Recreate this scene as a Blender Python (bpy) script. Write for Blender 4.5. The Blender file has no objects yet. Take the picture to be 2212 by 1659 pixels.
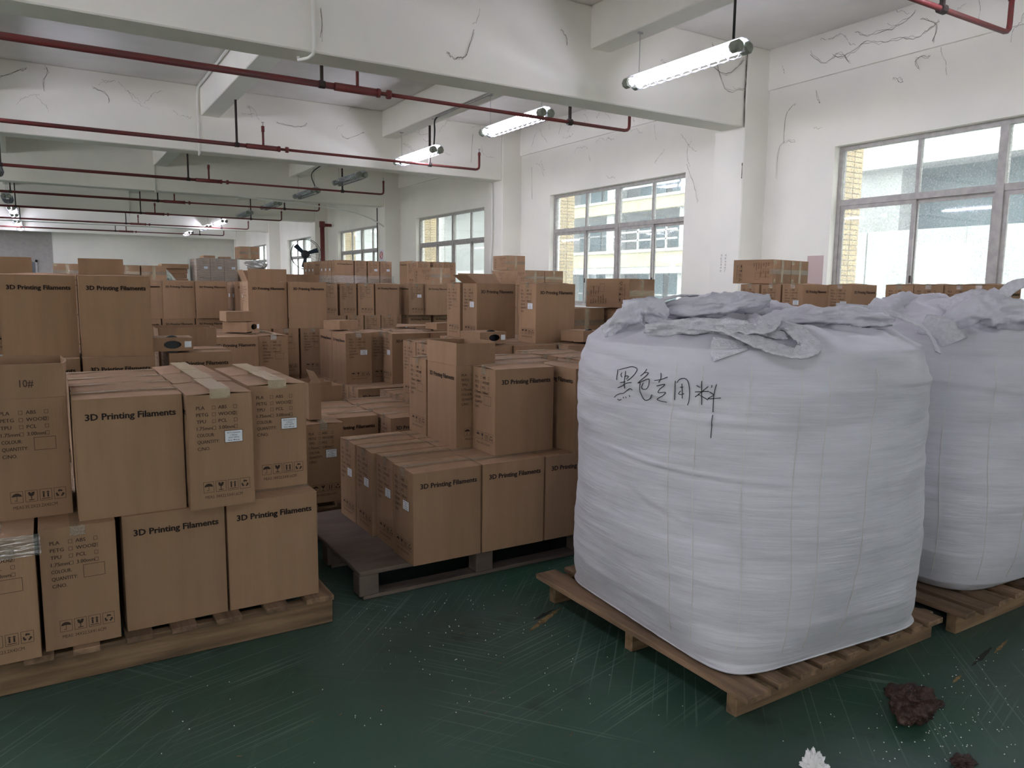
import bpy, bmesh, math, random
from math import sin, cos, pi, radians, sqrt, atan2
from mathutils import Vector, Matrix, noise
random.seed(7)
SC = bpy.context.scene
COL = SC.collection
# ------------------------------------------------------------------ camera
F_PX = 1632.4
yaw, pitch, roll = 0.5525992, 0.12704842, -0.0112149
fwd = Vector((sin(yaw)*cos(pitch), cos(yaw)*cos(pitch), -sin(pitch)))
rt = Vector((cos(yaw), -sin(yaw), 0)); dn = fwd.cross(rt)
r2 = rt*cos(roll) + dn*sin(roll); d2 = -rt*sin(roll) + dn*cos(roll)
cam = bpy.data.objects.new('camera', bpy.data.cameras.new('camera')); COL.objects.link(cam)
m = Matrix.Identity(4)
for i in range(3): m[i][0] = r2[i]; m[i][1] = -d2[i]; m[i][2] = -fwd[i]
cam.matrix_world = Matrix.Translation((0, 0, 1.35)) @ m
cam.data.sensor_width = 36; cam.data.sensor_fit = 'HORIZONTAL'; cam.data.lens = F_PX*36/2212
cam.data.clip_start = .05; cam.data.clip_end = 300
SC.camera = cam
# ------------------------------------------------------------------ world and exposure
W = bpy.data.worlds.new('overcast_sky'); SC.world = W; W.use_nodes = True
bg = W.node_tree.nodes['Background']; bg.inputs[0].default_value = (.97, .98, .97, 1); bg.inputs[1].default_value = 1.8
SC.view_settings.view_transform = 'Standard'; SC.view_settings.look = 'None'
SC.view_settings.gamma = 1; SC.view_settings.use_curve_mapping = False
SC.view_settings.exposure = 2.15
SC.cycles.diffuse_bounces = 7
SC.cycles.transparent_max_bounces = 16
SC.cycles.sample_clamp_indirect = 8
LAMP = 25.0
# ------------------------------------------------------------------ materials
def s2l(c): return tuple(((x/255+.055)/1.055)**2.4 if x/255 > .04045 else x/255/12.92 for x in c)
def rgb(c): return (*c, 1) if len(c) == 3 else c
def mat(name, col, rough=.8, metal=0, spec=.3, noise_amt=0, noise_scale=8, bump=0, bump_scale=60, stretch=(1, 1, 1), rnd=0, emit=None, alpha=1, col2=None, coat=0):
    M = bpy.data.materials.new(name); M.use_nodes = True; N = M.node_tree.nodes; L = M.node_tree.links
    b = N['Principled BSDF']; b.inputs['Base Color'].default_value = rgb(col); b.inputs['Roughness'].default_value = rough
    b.inputs['Metallic'].default_value = metal; b.inputs['Specular IOR Level'].default_value = spec
    b.inputs['Coat Weight'].default_value = coat
    b.inputs['Alpha'].default_value = alpha
    if emit: b.inputs['Emission Color'].default_value = rgb(emit[0]); b.inputs['Emission Strength'].default_value = emit[1]
    tc = N.new('ShaderNodeTexCoord'); mp = N.new('ShaderNodeMapping'); mp.inputs['Scale'].default_value = stretch
    L.new(tc.outputs['Object'], mp.inputs[0])
    out = None
    if noise_amt:
        n = N.new('ShaderNodeTexNoise'); n.inputs['Scale'].default_value = noise_scale; n.inputs['Detail'].default_value = 5
        L.new(mp.outputs[0], n.inputs['Vector'])
        mx = N.new('ShaderNodeMix'); mx.data_type = 'RGBA'
        c2 = col2 if col2 else tuple(x*(1-noise_amt) for x in col[:3])
        mx.inputs[6].default_value = rgb(col); mx.inputs[7].default_value = rgb(c2)
        rr = N.new('ShaderNodeMapRange'); rr.inputs[1].default_value = .38; rr.inputs[2].default_value = .68
        L.new(n.outputs[0], rr.inputs[0]); L.new(rr.outputs[0], mx.inputs[0]); out = mx.outputs[2]
    if rnd:
        oi = N.new('ShaderNodeObjectInfo'); rm = N.new('ShaderNodeMapRange'); rm.inputs[3].default_value = 1-rnd; rm.inputs[4].default_value = 1+rnd
        L.new(oi.outputs['Random'], rm.inputs[0])
        vm = N.new('ShaderNodeVectorMath'); vm.operation = 'SCALE'
        if out: L.new(out, vm.inputs[0])
        else: vm.inputs[0].default_value = col[:3]
        L.new(rm.outputs[0], vm.inputs['Scale']); out = vm.outputs[0]
    if out: L.new(out, b.inputs['Base Color'])
    if bump:
        n = N.new('ShaderNodeTexNoise'); n.inputs['Scale'].default_value = bump_scale; n.inputs['Detail'].default_value = 4
        L.new(mp.outputs[0], n.inputs['Vector'])
        bp = N.new('ShaderNodeBump'); bp.inputs['Strength'].default_value = bump; bp.inputs['Distance'].default_value = .01
        L.new(n.outputs[0], bp.inputs['Height']); L.new(bp.outputs[0], b.inputs['Normal'])
    return M
CARD = (.315, .190, .112)
M = {}
M['card'] = mat('kraft_cardboard', CARD, .85, noise_amt=.12, noise_scale=3, bump=.08, bump_scale=30, stretch=(6, 6, .6), rnd=.09)
M['card_in'] = mat('kraft_cardboard_inside', (.30, .18, .105), .9, noise_amt=.1, rnd=.06)
M['ink'] = mat('black_print', (.022, .014, .012), .75)
M['ink_thin'] = mat('brown_black_print', (.035, .02, .015), .8)
M['paper'] = mat('white_paper', (.72, .74, .78), .7)
M['label_ink'] = mat('blue_black_print', (.05, .06, .12), .8)
M['plaster'] = mat('painted_plaster', (.86, .83, .755), .85, noise_amt=.09, noise_scale=1.1, col2=(.80, .775, .72), bump=.12, bump_scale=5)
M['ceiling'] = mat('ceiling_paint', (.82, .78, .75), .9, noise_amt=.1, noise_scale=1.5)
M['gray_wall'] = mat('grey_far_plaster', (.40, .375, .355), .9, noise_amt=.1)
M['red_pipe'] = mat('red_pipe_paint', (.17, .028, .027), .5, noise_amt=.5, noise_scale=9, col2=(.11, .045, .04), stretch=(.4, 4, 4))
M['dark_steel'] = mat('dark_steel', (.06, .045, .04), .6, metal=.3, noise_amt=.4)
M['bright_steel'] = mat('galvanised_steel', (.45, .45, .45), .4, metal=.8)
M['pvc'] = mat('white_pvc', (.78, .77, .73), .5)
M['black_cable'] = mat('black_cable', (.02, .02, .02), .5)
M['alu'] = mat('aluminium_frame', (.42, .40, .38), .5, metal=.15, noise_amt=.2, noise_scale=12)
M['cap'] = mat('green_grey_enamel', (.27, .29, .24), .5, noise_amt=.3, noise_scale=20)
M['reflector'] = mat('white_enamel_reflector', (.75, .76, .78), .35)
M['tube_on'] = mat('lit_fluorescent_tube', (.9, .9, 1), .4, emit=((.86, .83, .98), LAMP))
M['tube_off'] = mat('unlit_fluorescent_tube', (.5, .52, .48), .2)
M['wire'] = mat('guard_wire', (.22, .22, .26), .4, metal=.6)
M['wood'] = mat('pallet_pine', (.225, .14, .085), .85, noise_amt=.55, noise_scale=3, stretch=(9, .9, 9), bump=.3, bump_scale=12, rnd=.25)
M['woodx'] = mat('pallet_pine_lengthwise', (.24, .15, .085), .85, noise_amt=.55, noise_scale=3, stretch=(.9, 9, 9), bump=.3, bump_scale=12, rnd=.2)
M['wood_dark'] = mat('weathered_plywood', (.15, .112, .092), .8, noise_amt=.35, noise_scale=4, stretch=(1, 3, 3), bump=.15, rnd=.15)
M['web'] = mat('dusty_cobweb', (.13, .11, .09), .95)
M['brick'] = mat('cream_brick', (.62, .48, .28), .9, noise_amt=.2, rnd=.1)
M['sill'] = mat('white_sill', (.8, .8, .76), .7)
M['ochre'] = mat('worn_ochre_paint', (.30, .20, .09), .8, noise_amt=.6, noise_scale=30)
M['tar'] = mat('dark_floor_scuff', (.03, .03, .028), .7)
M['lump'] = mat('brown_purged_plastic', (.06, .03, .023), .5, noise_amt=.6, noise_scale=40, bump=.8, bump_scale=60)
M['pellet'] = mat('white_resin_pellet', (.75, .75, .72), .5)
M['tissue'] = mat('white_tissue', (.82, .80, .80), .8)
M['marker'] = mat('black_marker', (.015, .015, .02), .6)
M['thread'] = mat('tan_stitching', (.62, .58, .50), .8)
M['strap'] = mat('white_webbing', (.61, .60, .65), .8, noise_amt=.14, noise_scale=60, bump=.6, bump_scale=140)
M['fan_blade'] = mat('dark_blue_fan_blade', (.03, .05, .08), .4)
M['fan_metal'] = mat('dark_fan_metal', (.05, .055, .06), .5, metal=.4)
M['red_sign'] = mat('red_sign_print', (.6, .05, .04), .6)
M['concrete'] = mat('pale_concrete', (.36, .37, .36), .9, noise_amt=.15, noise_scale=.8)
M['tile_cream'] = mat('cream_tile_band', (.42, .40, .26), .85, noise_amt=.18, noise_scale=1.2)
M['out_glass'] = mat('blue_grey_window_glass', (.10, .15, .17), .3)
M['white_rail'] = mat('white_painted_rail', (.5, .5, .49), .6)
M['yard'] = mat('pale_yard_concrete', (.36, .36, .35), .9)
M['leaf'] = mat('leaf_green', (.10, .20, .07), .8)
M['spool'] = mat('black_spool', (.012, .012, .016), .25)
M['door_grey'] = mat('grey_steel_door', (.13, .14, .16), .5)
M['silver'] = mat('silver_plastic_wrap', (.55, .55, .52), .25, metal=.4, bump=1, bump_scale=25)

def mixmat(name, transp, col, rough, gloss_w, bump=0, bscale=20, dust=None, stretch=(1, 1, 1)):
    "see-through sheet: transparent + diffuse haze + glossy"
    Mt = bpy.data.materials.new(name); Mt.use_nodes = True; N = Mt.node_tree.nodes; L = Mt.node_tree.links
    N.clear(); o = N.new('ShaderNodeOutputMaterial')
    t = N.new('ShaderNodeBsdfTransparent'); t.inputs[0].default_value = (.97, 1, 1, 1)
    d = N.new('ShaderNodeBsdfDiffuse'); d.inputs[0].default_value = rgb(col)
    g = N.new('ShaderNodeBsdfGlossy'); g.inputs['Roughness'].default_value = rough
    m1 = N.new('ShaderNodeMixShader'); m1.inputs[0].default_value = 1-transp
    L.new(t.outputs[0], m1.inputs[1]); L.new(d.outputs[0], m1.inputs[2])
    m2 = N.new('ShaderNodeMixShader'); m2.inputs[0].default_value = gloss_w
    L.new(m1.outputs[0], m2.inputs[1]); L.new(g.outputs[0], m2.inputs[2]); L.new(m2.outputs[0], o.inputs[0])
    tc = N.new('ShaderNodeTexCoord'); mp = N.new('ShaderNodeMapping'); mp.inputs['Scale'].default_value = stretch
    L.new(tc.outputs['Object'], mp.inputs[0])
    if dust:
        n = N.new('ShaderNodeTexNoise'); n.inputs['Scale'].default_value = dust[0]; n.inputs['Detail'].default_value = 8
        L.new(mp.outputs[0], n.inputs['Vector'])
        rr = N.new('ShaderNodeMapRange'); rr.inputs[1].default_value = .35; rr.inputs[2].default_value = .75; rr.inputs[3].default_value = dust[1]; rr.inputs[4].default_value = dust[2]
        L.new(n.outputs[0], rr.inputs[0]); L.new(rr.outputs[0], m1.inputs[0])
    if bump:
        n = N.new('ShaderNodeTexNoise'); n.inputs['Scale'].default_value = bscale
        L.new(mp.outputs[0], n.inputs['Vector'])
        b = N.new('ShaderNodeBump'); b.inputs['Strength'].default_value = bump; b.inputs['Distance'].default_value = .02
        L.new(n.outputs[0], b.inputs['Height']); L.new(b.outputs[0], g.inputs['Normal'])
    return Mt
M['glass'] = mixmat('dusty_window_glass', .75, (.8, .85, .85), .02, .05, dust=(60, .12, .42))
M['tape'] = mixmat('clear_packing_tape', .62, (.42, .30, .17), .18, .22, bump=.8, bscale=60, stretch=(1, 3, 3))
M['tape_pale'] = mixmat('pale_packing_tape', .4, (.56, .43, .25), .2, .22, bump=.9, bscale=50, stretch=(1, 3, 3))
M['film'] = mixmat('stretch_film', .88, (.7, .7, .68), .15, .16, bump=1, bscale=9, stretch=(1, 1, 6))
M['tube_glass'] = mixmat('clear_lamp_cylinder', .9, (.8, .8, 1), .05, .08)

def floor_mat():
    Mt = bpy.data.materials.new('green_epoxy_floor'); Mt.use_nodes = True; N = Mt.node_tree.nodes; L = Mt.node_tree.links
    b = N['Principled BSDF']; tc = N.new('ShaderNodeTexCoord')
    def nz(scale, rot, st, lo, hi, det=4):
        mp = N.new('ShaderNodeMapping'); mp.vector_type = 'TEXTURE'; mp.inputs['Rotation'].default_value = (0, 0, rot); mp.inputs['Scale'].default_value = tuple(1/q for q in st)
        L.new(tc.outputs['Object'], mp.inputs[0]); n = N.new('ShaderNodeTexNoise'); n.inputs['Scale'].default_value = scale; n.inputs['Detail'].default_value = det
        L.new(mp.outputs[0], n.inputs['Vector']); r = N.new('ShaderNodeMapRange'); r.inputs[1].default_value = lo; r.inputs[2].default_value = hi
        L.new(n.outputs[0], r.inputs[0]); return r.outputs[0]
    def mix(f, a, c, amt=1):
        x = N.new('ShaderNodeMix'); x.data_type = 'RGBA'
        if amt != 1:
            mm = N.new('ShaderNodeMath'); mm.operation = 'MULTIPLY'; mm.inputs[1].default_value = amt; L.new(f, mm.inputs[0]); f = mm.outputs[0]
        L.new(f, x.inputs[0])
        if isinstance(a, tuple): x.inputs[6].default_value = rgb(a)
        else: L.new(a, x.inputs[6])
        x.inputs[7].default_value = rgb(c); return x.outputs[2]
    c = mix(nz(1.2, 0, (1, 1, 1), .35, .7), (.029, .080, .054), (.046, .082, .066))
    c = mix(nz(.9, .5, (1, 1, 1), .42, .75), c, (.066, .086, .081), .6)
    for k, (rot, st) in enumerate([(.35, (1, 18, 1)), (-.6, (1, 22, 1)), (1.2, (1, 20, 1)), (.05, (1, 26, 1))]):
        a_ = nz(1.6+.5*k, rot, st, .58, .78, 2); b_ = nz(.8+.3*k, k*1.3, (1, 1, 1), .46, .62, 2)
        mu = N.new('ShaderNodeMath'); mu.operation = 'MULTIPLY'; L.new(a_, mu.inputs[0]); L.new(b_, mu.inputs[1])
        c = mix(mu.outputs[0], c, (.085, .135, .115), .42)
    for k, (rot, st) in enumerate([(.8, (1, 90, 1)), (-.9, (1, 70, 1)), (.25, (1, 110, 1))]):
        a_ = nz(1.2, rot, st, .665, .70, 0); b_ = nz(1.1, k*2.1+1, (1, 1, 1), .5, .6, 1)
        mu = N.new('ShaderNodeMath'); mu.operation = 'MULTIPLY'; L.new(a_, mu.inputs[0]); L.new(b_, mu.inputs[1])
        c = mix(mu.outputs[0], c, (.17, .24, .21), .5)
    c = mix(nz(5, 0, (1, 1, 1), .62, .75), c, (.014, .022, .02), .6)
    L.new(c, b.inputs['Base Color'])
    b.inputs['Roughness'].default_value = .42; b.inputs['Specular IOR Level'].default_value = .35
    n = N.new('ShaderNodeTexNoise'); n.inputs['Scale'].default_value = 3; bp = N.new('ShaderNodeBump'); bp.inputs['Strength'].default_value = .1
    L.new(tc.outputs['Object'], n.inputs['Vector']); L.new(n.outputs[0], bp.inputs['Height']); L.new(bp.outputs[0], b.inputs['Normal'])
    return Mt
M['floor'] = floor_mat()

def bag_mat():
    Mt = bpy.data.materials.new('white_woven_polypropylene'); Mt.use_nodes = True; N = Mt.node_tree.nodes; L = Mt.node_tree.links
    b = N['Principled BSDF']; b.inputs['Roughness'].default_value = .55; b.inputs['Specular IOR Level'].default_value = .35
    tc = N.new('ShaderNodeTexCoord')
    def nz(st, scale, det=4):
        mp = N.new('ShaderNodeMapping'); mp.inputs['Scale'].default_value = st; L.new(tc.outputs['Object'], mp.inputs[0])
        n = N.new('ShaderNodeTexNoise'); n.inputs['Scale'].default_value = scale; n.inputs['Detail'].default_value = det; L.new(mp.outputs[0], n.inputs['Vector']); return n.outputs[0]
    r = N.new('ShaderNodeMapRange'); r.inputs[1].default_value = .45; r.inputs[2].default_value = .8; L.new(nz((1, 1, 3), 3, 8), r.inputs[0])
    mx = N.new('ShaderNodeMix'); mx.data_type = 'RGBA'; mx.inputs[6].default_value = (.56, .55, .605, 1); mx.inputs[7].default_value = (.44, .43, .48, 1)
    L.new(r.outputs[0], mx.inputs[0]); L.new(mx.outputs[2], b.inputs['Base Color'])
    a = N.new('ShaderNodeMath'); a.operation = 'MULTIPLY_ADD'; L.new(nz((1, 1, 14), 5, 5), a.inputs[0]); a.inputs[1].default_value = 1.0
    L.new(nz((2, 2, 9), 2.2, 3), a.inputs[2])
    bp = N.new('ShaderNodeBump'); bp.inputs['Strength'].default_value = .22; bp.inputs['Distance'].default_value = .012
    L.new(a.outputs[0], bp.inputs['Height'])
    wv = nz((1, 1, 1), 500, 0); bp2 = N.new('ShaderNodeBump'); bp2.inputs['Strength'].default_value = .12; bp2.inputs['Distance'].default_value = .002
    L.new(wv, bp2.inputs['Height']); L.new(bp.outputs[0], bp2.inputs['Normal']); L.new(bp2.outputs[0], b.inputs['Normal'])
    return Mt
M['bag'] = bag_mat()
# ------------------------------------------------------------------ mesh helpers
class MB:
    def __init__(s): s.v = []; s.f = []
    def add(s, vs, fs):
        o = len(s.v); s.v += [tuple(p) for p in vs]; s.f += [tuple(i+o for i in f) for f in fs]; return s
    def box(s, a, b):
        x0, y0, z0 = a; x1, y1, z1 = b
        return s.add([(x0, y0, z0), (x1, y0, z0), (x1, y1, z0), (x0, y1, z0), (x0, y0, z1), (x1, y0, z1), (x1, y1, z1), (x0, y1, z1)],
                     [(3, 2, 1, 0), (4, 5, 6, 7), (0, 1, 5, 4), (1, 2, 6, 5), (2, 3, 7, 6), (3, 0, 4, 7)])
    def bbox(s, a, b, r=.004):
        "box with chamfered edges"
        x0, y0, z0 = a; x1, y1, z1 = b; bm = bmesh.new()
        bmesh.ops.create_cube(bm, size=1)
        for v in bm.verts: v.co = Vector(((x0+x1)/2+v.co.x*(x1-x0), (y0+y1)/2+v.co.y*(y1-y0), (z0+z1)/2+v.co.z*(z1-z0)))
        bmesh.ops.bevel(bm, geom=bm.edges[:], offset=r, segments=1, affect='EDGES')
        bm.verts.index_update(); s.add([v.co for v in bm.verts], [[v.index for v in f.verts] for f in bm.faces]); bm.free(); return s
    def tube(s, pts, r, n=8, cap=True):
        pts = [Vector(p) for p in pts]; rings = []
        rr = r if isinstance(r, (list, tuple)) else [r]*len(pts)
        up = None
        for i, p in enumerate(pts):
            d = (pts[min(i+1, len(pts)-1)]-pts[max(i-1, 0)])
            d = d.normalized() if d.length > 1e-9 else Vector((0, 0, 1))
            if up is None: up = Vector((0, 0, 1)) if abs(d.z) < .9 else Vector((1, 0, 0))
            a = d.cross(up).normalized(); c = a.cross(d).normalized(); up = c
            rings.append([p+(a*cos(2*pi*k/n)+c*sin(2*pi*k/n))*rr[i] for k in range(n)])
        vs = [q for R_ in rings for q in R_]; fs = []
        for i in range(len(pts)-1):
            for k in range(n): fs.append((i*n+k, i*n+(k+1) % n, (i+1)*n+(k+1) % n, (i+1)*n+k))
        if cap: fs += [tuple(range(n))[::-1], tuple((len(pts)-1)*n+k for k in range(n))]
        return s.add(vs, fs)
    def build(s, name, m, parent=None, smooth=False):
        me = bpy.data.meshes.new(name); me.from_pydata(s.v, [], s.f); me.materials.append(m)
        if smooth: me.polygons.foreach_set('use_smooth', [True]*len(me.polygons))
        return link(name, me, parent)
def link(name, me, parent=None):
    o = bpy.data.objects.new(name, me); COL.objects.link(o)
    if parent: o.parent = parent
    return o
def tag(o, label=None, cat=None, group=None, kind=None):
    if label: o['label'] = label
    if cat: o['category'] = cat
    if group: o['group'] = group
    if kind: o['kind'] = kind
    return o
def thing(name, label, cat, loc=(0, 0, 0), rz=0, group=None):
    o = bpy.data.objects.new(name, None); COL.objects.link(o); o.location = loc; o.rotation_euler = (0, 0, rz); o.empty_display_size = .1
    return tag(o, label, cat, group)
def copy_tree(o, parent=None):
    c = o.copy(); COL.objects.link(c); c.parent = parent
    for ch in list(o.children): copy_tree(ch, c)
    return c
def catmull(pts, n=6):
    P = [Vector(p) for p in pts]; out = []
    for i in range(len(P)-1):
        a, b, c, d = P[max(i-1, 0)], P[i], P[i+1], P[min(i+2, len(P)-1)]
        for k in range(n):
            t = k/n; out.append(.5*((2*b)+(c-a)*t+(2*a-5*b+4*c-d)*t*t+(3*b-a-3*c+d)*t**3))
    return out+[P[-1]]
# ------------------------------------------------------------------ room shell
XW = 8.13; ZC = 4.40; YF = 38.6; XL = -11.0; YB = -8.0; FRAME_Y = 6.95
tag(MB().box((XL-.2, YB, -.2), (XW+.25, YF+.2, 0)).build('floor', M['floor']), kind='structure', label='green epoxy factory floor, scratched and littered')
tag(MB().box((XL-.2, YB, ZC), (XW+.25, YF+.2, ZC+.15)).build('ceiling', M['ceiling']), kind='structure')
tag(MB().box((.41, YF, 0), (XW+.25, YF+.2, ZC)).box((XL, YF+.18, 0), (.41, YF+.38, ZC)).build('wall_back', M['plaster']), kind='structure')
tag(MB().box((XL, YF-.02, 0), (.41, YF+.17, ZC)).build('wall_back_grey', M['gray_wall']), kind='structure', label='grey painted section of the far end wall')
FILL_WIN = [(-4.0, -.8), (1.2, 4.4)]  # openings added behind the camera to light faces turned towards it
wf = MB().box((XL-.2, YB-.2, 0), (XW+.25, YB, .9)).box((XL-.2, YB-.2, 3.4), (XW+.25, YB, ZC))
xx = XL-.2
for a, b in FILL_WIN: wf.box((xx, YB-.2, .9), (a, YB, 3.4)); xx = b
wf.box((xx, YB-.2, .9), (XW+.25, YB, 3.4))
tag(wf.build('wall_front', M['plaster']), kind='structure')
WZ0, WZ1 = 1.03, 3.06
WIN = [(2.39+6*k, 5.91+6*k) for k in range(-1, 6)]
def wall_with_windows(x0, x1, name):
    w = MB(); w.box((x0, YB, 0), (x1, YF, WZ0)); w.box((x0, YB, WZ1), (x1, YF, ZC))
    y = YB
    for a, b in WIN: w.box((x0, y, WZ0), (x1, a, WZ1)); y = b
    w.box((x0, y, WZ0), (x1, YF, WZ1))
    return tag(w.build(name, M['plaster']), kind='structure')
wall_with_windows(XW, XW+.24, 'wall_right'); wall_with_windows(XL-.24, XL, 'wall_left')  # left wall is unseen; its openings are added for light from the left
tag(MB().box((XW-.035, YB, 3.90), (XW, YF, ZC)).build('trim_1', M['plaster']), kind='structure', label='shallow plastered edge beam ledge over the windows')
for k in range(-1, 6):
    y = FRAME_Y+6*k
    b = MB(); b.bbox((XL, y, 3.41), (7.70, y+.37, ZC), .012)
    tag(b.build('ceiling_beam', M['plaster']), kind='structure', label='deep white concrete cross beam')
    c = MB(); c.bbox((7.70, y-.03, 0), (XW+.02, y+.48, ZC), .012); c.bbox((-5.0, y-.03, 0), (-4.5, y+.47, 3.41), .012)
    tag(c.build('wall_column', M['plaster']), kind='structure', label='white plastered concrete column')
    for xb in (-6.77, -3.77, -.77, 2.235, 5.24):
        y1 = min(y+6, YF)
        if k == -1: tag(MB().bbox((xb, YB, 3.95), (xb+.28, y, ZC), .01).build('ceiling_joist', M['plaster']), kind='structure', label='shallower white beam running between the cross beams')
        tag(MB().bbox((xb, y+.37, 3.95), (xb+.28, y1, ZC), .01).build('ceiling_joist', M['plaster']), kind='structure', label='shallower white beam running between the cross beams')
# ------------------------------------------------------------------ windows
def window(k, a, b, side=1):
    nm = 'window_%d' % k
    w = bpy.data.objects.new(nm, None); COL.objects.link(w); w.location = (XW+.10, a, WZ0); tag(w, kind='structure')
    L_ = b-a; Hh = WZ1-WZ0; zr = 1.37
    if side < 0: w.location = (XL-.14, a, WZ0)
    f = MB(); t = .05
    f.box((0, 0, 0), (.07, L_, t)); f.box((0, 0, Hh-t), (.07, L_, Hh)); f.box((0, 0, t), (.07, t, Hh-t)); f.box((0, L_-t, t), (.07, L_, Hh-t))
    f.build('window_frame', M['alu'], w)
    mid = 4.06-2.39; m1 = .81; m2 = 4.93-2.39
    MB().box((-.01, mid-.04, t), (.075, mid+.04, Hh-t)).build('mullion', M['alu'], w)
    MB().box((0, t, zr-.035), (.072, mid-.04, zr+.035)).box((0, mid+.04, zr-.035), (.072, L_-t, zr+.035)).build('transom_rail', M['alu'], w)
    MB().box((.01, m1-.02, zr+.035), (.06, m1+.02, Hh-t)).build('mullion', M['alu'], w)
    MB().box((.01, m2-.02, zr+.035), (.06, m2+.02, Hh-t)).build('mullion', M['alu'], w)
    edges = [t, m1, mid, m2, L_-t]; pad = [(0, .02), (.02, .04), (.04, .02), (.02, 0)]
    for i in range(4):
        y0 = edges[i]+pad[i][0]; y1 = edges[i+1]-pad[i][1]
        MB().box((.03, y0, zr+.035), (.035, y1, Hh-t)).build('pane', M['glass'], w)
    for i in range(4):
        y0 = edges[i]; y1 = edges[i+1]; xo = .012 if i % 2 else .042
        if i == 1: y1 -= .04; y0 -= .03
        if i == 2: y0 += .04; y1 += .03
        s = MB(); q = .045; zt = zr-.035; zb = t
        s.box((xo, y0, zb), (xo+.025, y0+q, zt)); s.box((xo, y1-q, zb), (xo+.025, y1, zt)); s.box((xo, y0+q, zb), (xo+.025, y1-q, zb+q)); s.box((xo, y0+q, zt-q), (xo+.025, y1-q, zt))
        so = s.build('sash', M['alu'], w)
        MB().box((xo+.01, y0+q, zb+q), (xo+.014, y1-q, zt-q)).build('pane', M['glass'], so)
        MB().bbox((xo-.012, (y1 if i % 2 == 0 else y0)-.012, .42), (xo, (y1 if i % 2 == 0 else y0)+.012, .5), .003).build('latch', M['dark_steel'], so)
    MB().box((-.13, -.0, -.02), (.0, L_, .006)).build('window_sill', M['sill'], w)
for i, (a, b) in enumerate(WIN): window(i+1, a, b)
for i, (a, b) in enumerate(FILL_WIN):  # unseen windows added as a light source behind the camera
    w = bpy.data.objects.new('window_%d' % (i+8), None); COL.objects.link(w); w.location = (a, YB-.14, .9); tag(w, kind='structure')
    n_ = 4; q = (b-a)/n_; f = MB().box((0, 0, 0), (b-a, .06, .05)).box((0, 0, 2.45), (b-a, .06, 2.5))
    for k in range(n_+1): f.box((max(0, k*q-.03), 0, .05), (min(b-a, k*q+.03), .06, 2.45))
    f.build('window_frame', M['alu'], w)
    for k in range(n_): MB().box((k*q+.03, .02, .05), ((k+1)*q-.03, .025, 2.45)).build('pane', M['glass'], w)
# ------------------------------------------------------------------ outside: yard, brick return, facing building
tag(MB().box((8.6, -20, -4.3), (60, 60, -4.2)).build('yard_ground', M['yard']), kind='structure', label='pale concrete yard outside')
for (a, b) in WIN[1:5]:
    r = thing('brick_pier', 'cream brick pier just outside the far side of the window opening at y %d' % int(b), 'brick pier', (XW+.24, b+.02, 0))
    r['label'] = {5: 'cream brick pier outside the nearest window, at its left edge', 11: 'cream brick pier outside the second window, at its left edge', 17: 'cream brick pier outside the third window, at its left edge', 23: 'cream brick pier outside the fourth window, at its left edge'}[int(b)]
    MB().box((0, .005, .9), (.35, .12, 3.2)).build('mortar_core', M['concrete'], r)
    me = None
    for j in range(36):
        for i in range(2):
            z = .92+j*.0625; off = .17 if j % 2 else 0
            x0 = i*.175; 
            if me is None: o = MB().bbox((0, -.012, 0), (.165, .006, .055), .003).build('brick', M['brick'], r); me = o.data
            else: o = link('brick', me, r)
            o.location = (x0, 0, z)
bld = thing('facing_building', 'pale concrete building with cream bands and recessed balconies across the yard', 'building', (15, 0, -4.2))
def bx(name, m, y0, y1, z0, z1, x0=0, x1=.4, par=bld):
    return MB().box((x0, y0, z0+4.2), (x1, y1, z1+4.2)).build(name, m, par)
bx('back_wall', M['concrete'], -20, 60, -4.2, 12, 2.4, 2.8)
for z in (-1.45, 2.02, 5.2, 8.4): bx('floor_slab', M['concrete'], 10.9, 60, z-.22, z, .02, 2.4)
for z in (-1.3, 2.0, 3.62, 6.4, 8.8):
    if z == 3.62: continue
    bx('parapet_band', M['tile_cream'], 10.9, 24.2, z, z+.42, 0, .2)
bx('parapet_band', M['tile_cream'], 10.9, 24.2, 3.62, 3.95, 0, .2); bx('parapet_band', M['tile_cream'], 10.9, 24.2, -.2, .3, 0, .2)
bx('coping', M['white_rail'], 10.9, 24.2, 2.42, 2.5, -.05, .25); bx('coping', M['white_rail'], 10.9, 24.2, 3.95, 4.02, -.05, .25)
for y in (12.3, 15.4, 18.6, 21.6, 24.0): bx('pier', M['concrete'], y, y+.35, -4.2, 9, .1, .6)
for z0, z1 in ((.35, 1.95), (2.5, 3.6), (4.05, 6.3), (-1.2, -.25)):
    for y in (12.75, 14.1, 15.9, 17.3, 19.1, 20.4, 22.1):
        w_ = bx('recess_window', M['out_glass'], y, y+1.15, z0+.12, z1-.1, 1.0, 1.05)
        MB().box((.97, y+.55, z0+4.32), (1.0, y+.6, z1+4.1)).box((.97, y, (z0+z1)/2+4.2), (1.0, y+1.15, (z0+z1)/2+4.25)).build('pane_bar', M['white_rail'], w_)
for z in (2.75, 3.0, 4.3, 4.6): bx('balcony_rail', M['white_rail'], 15.8, 18.5, z, z+.05, .05, .1)
for y in (16.2, 17.4): bx('balcony_rail', M['white_rail'], y, y+.05, 2.5, 3.1, .05, .1)
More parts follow.
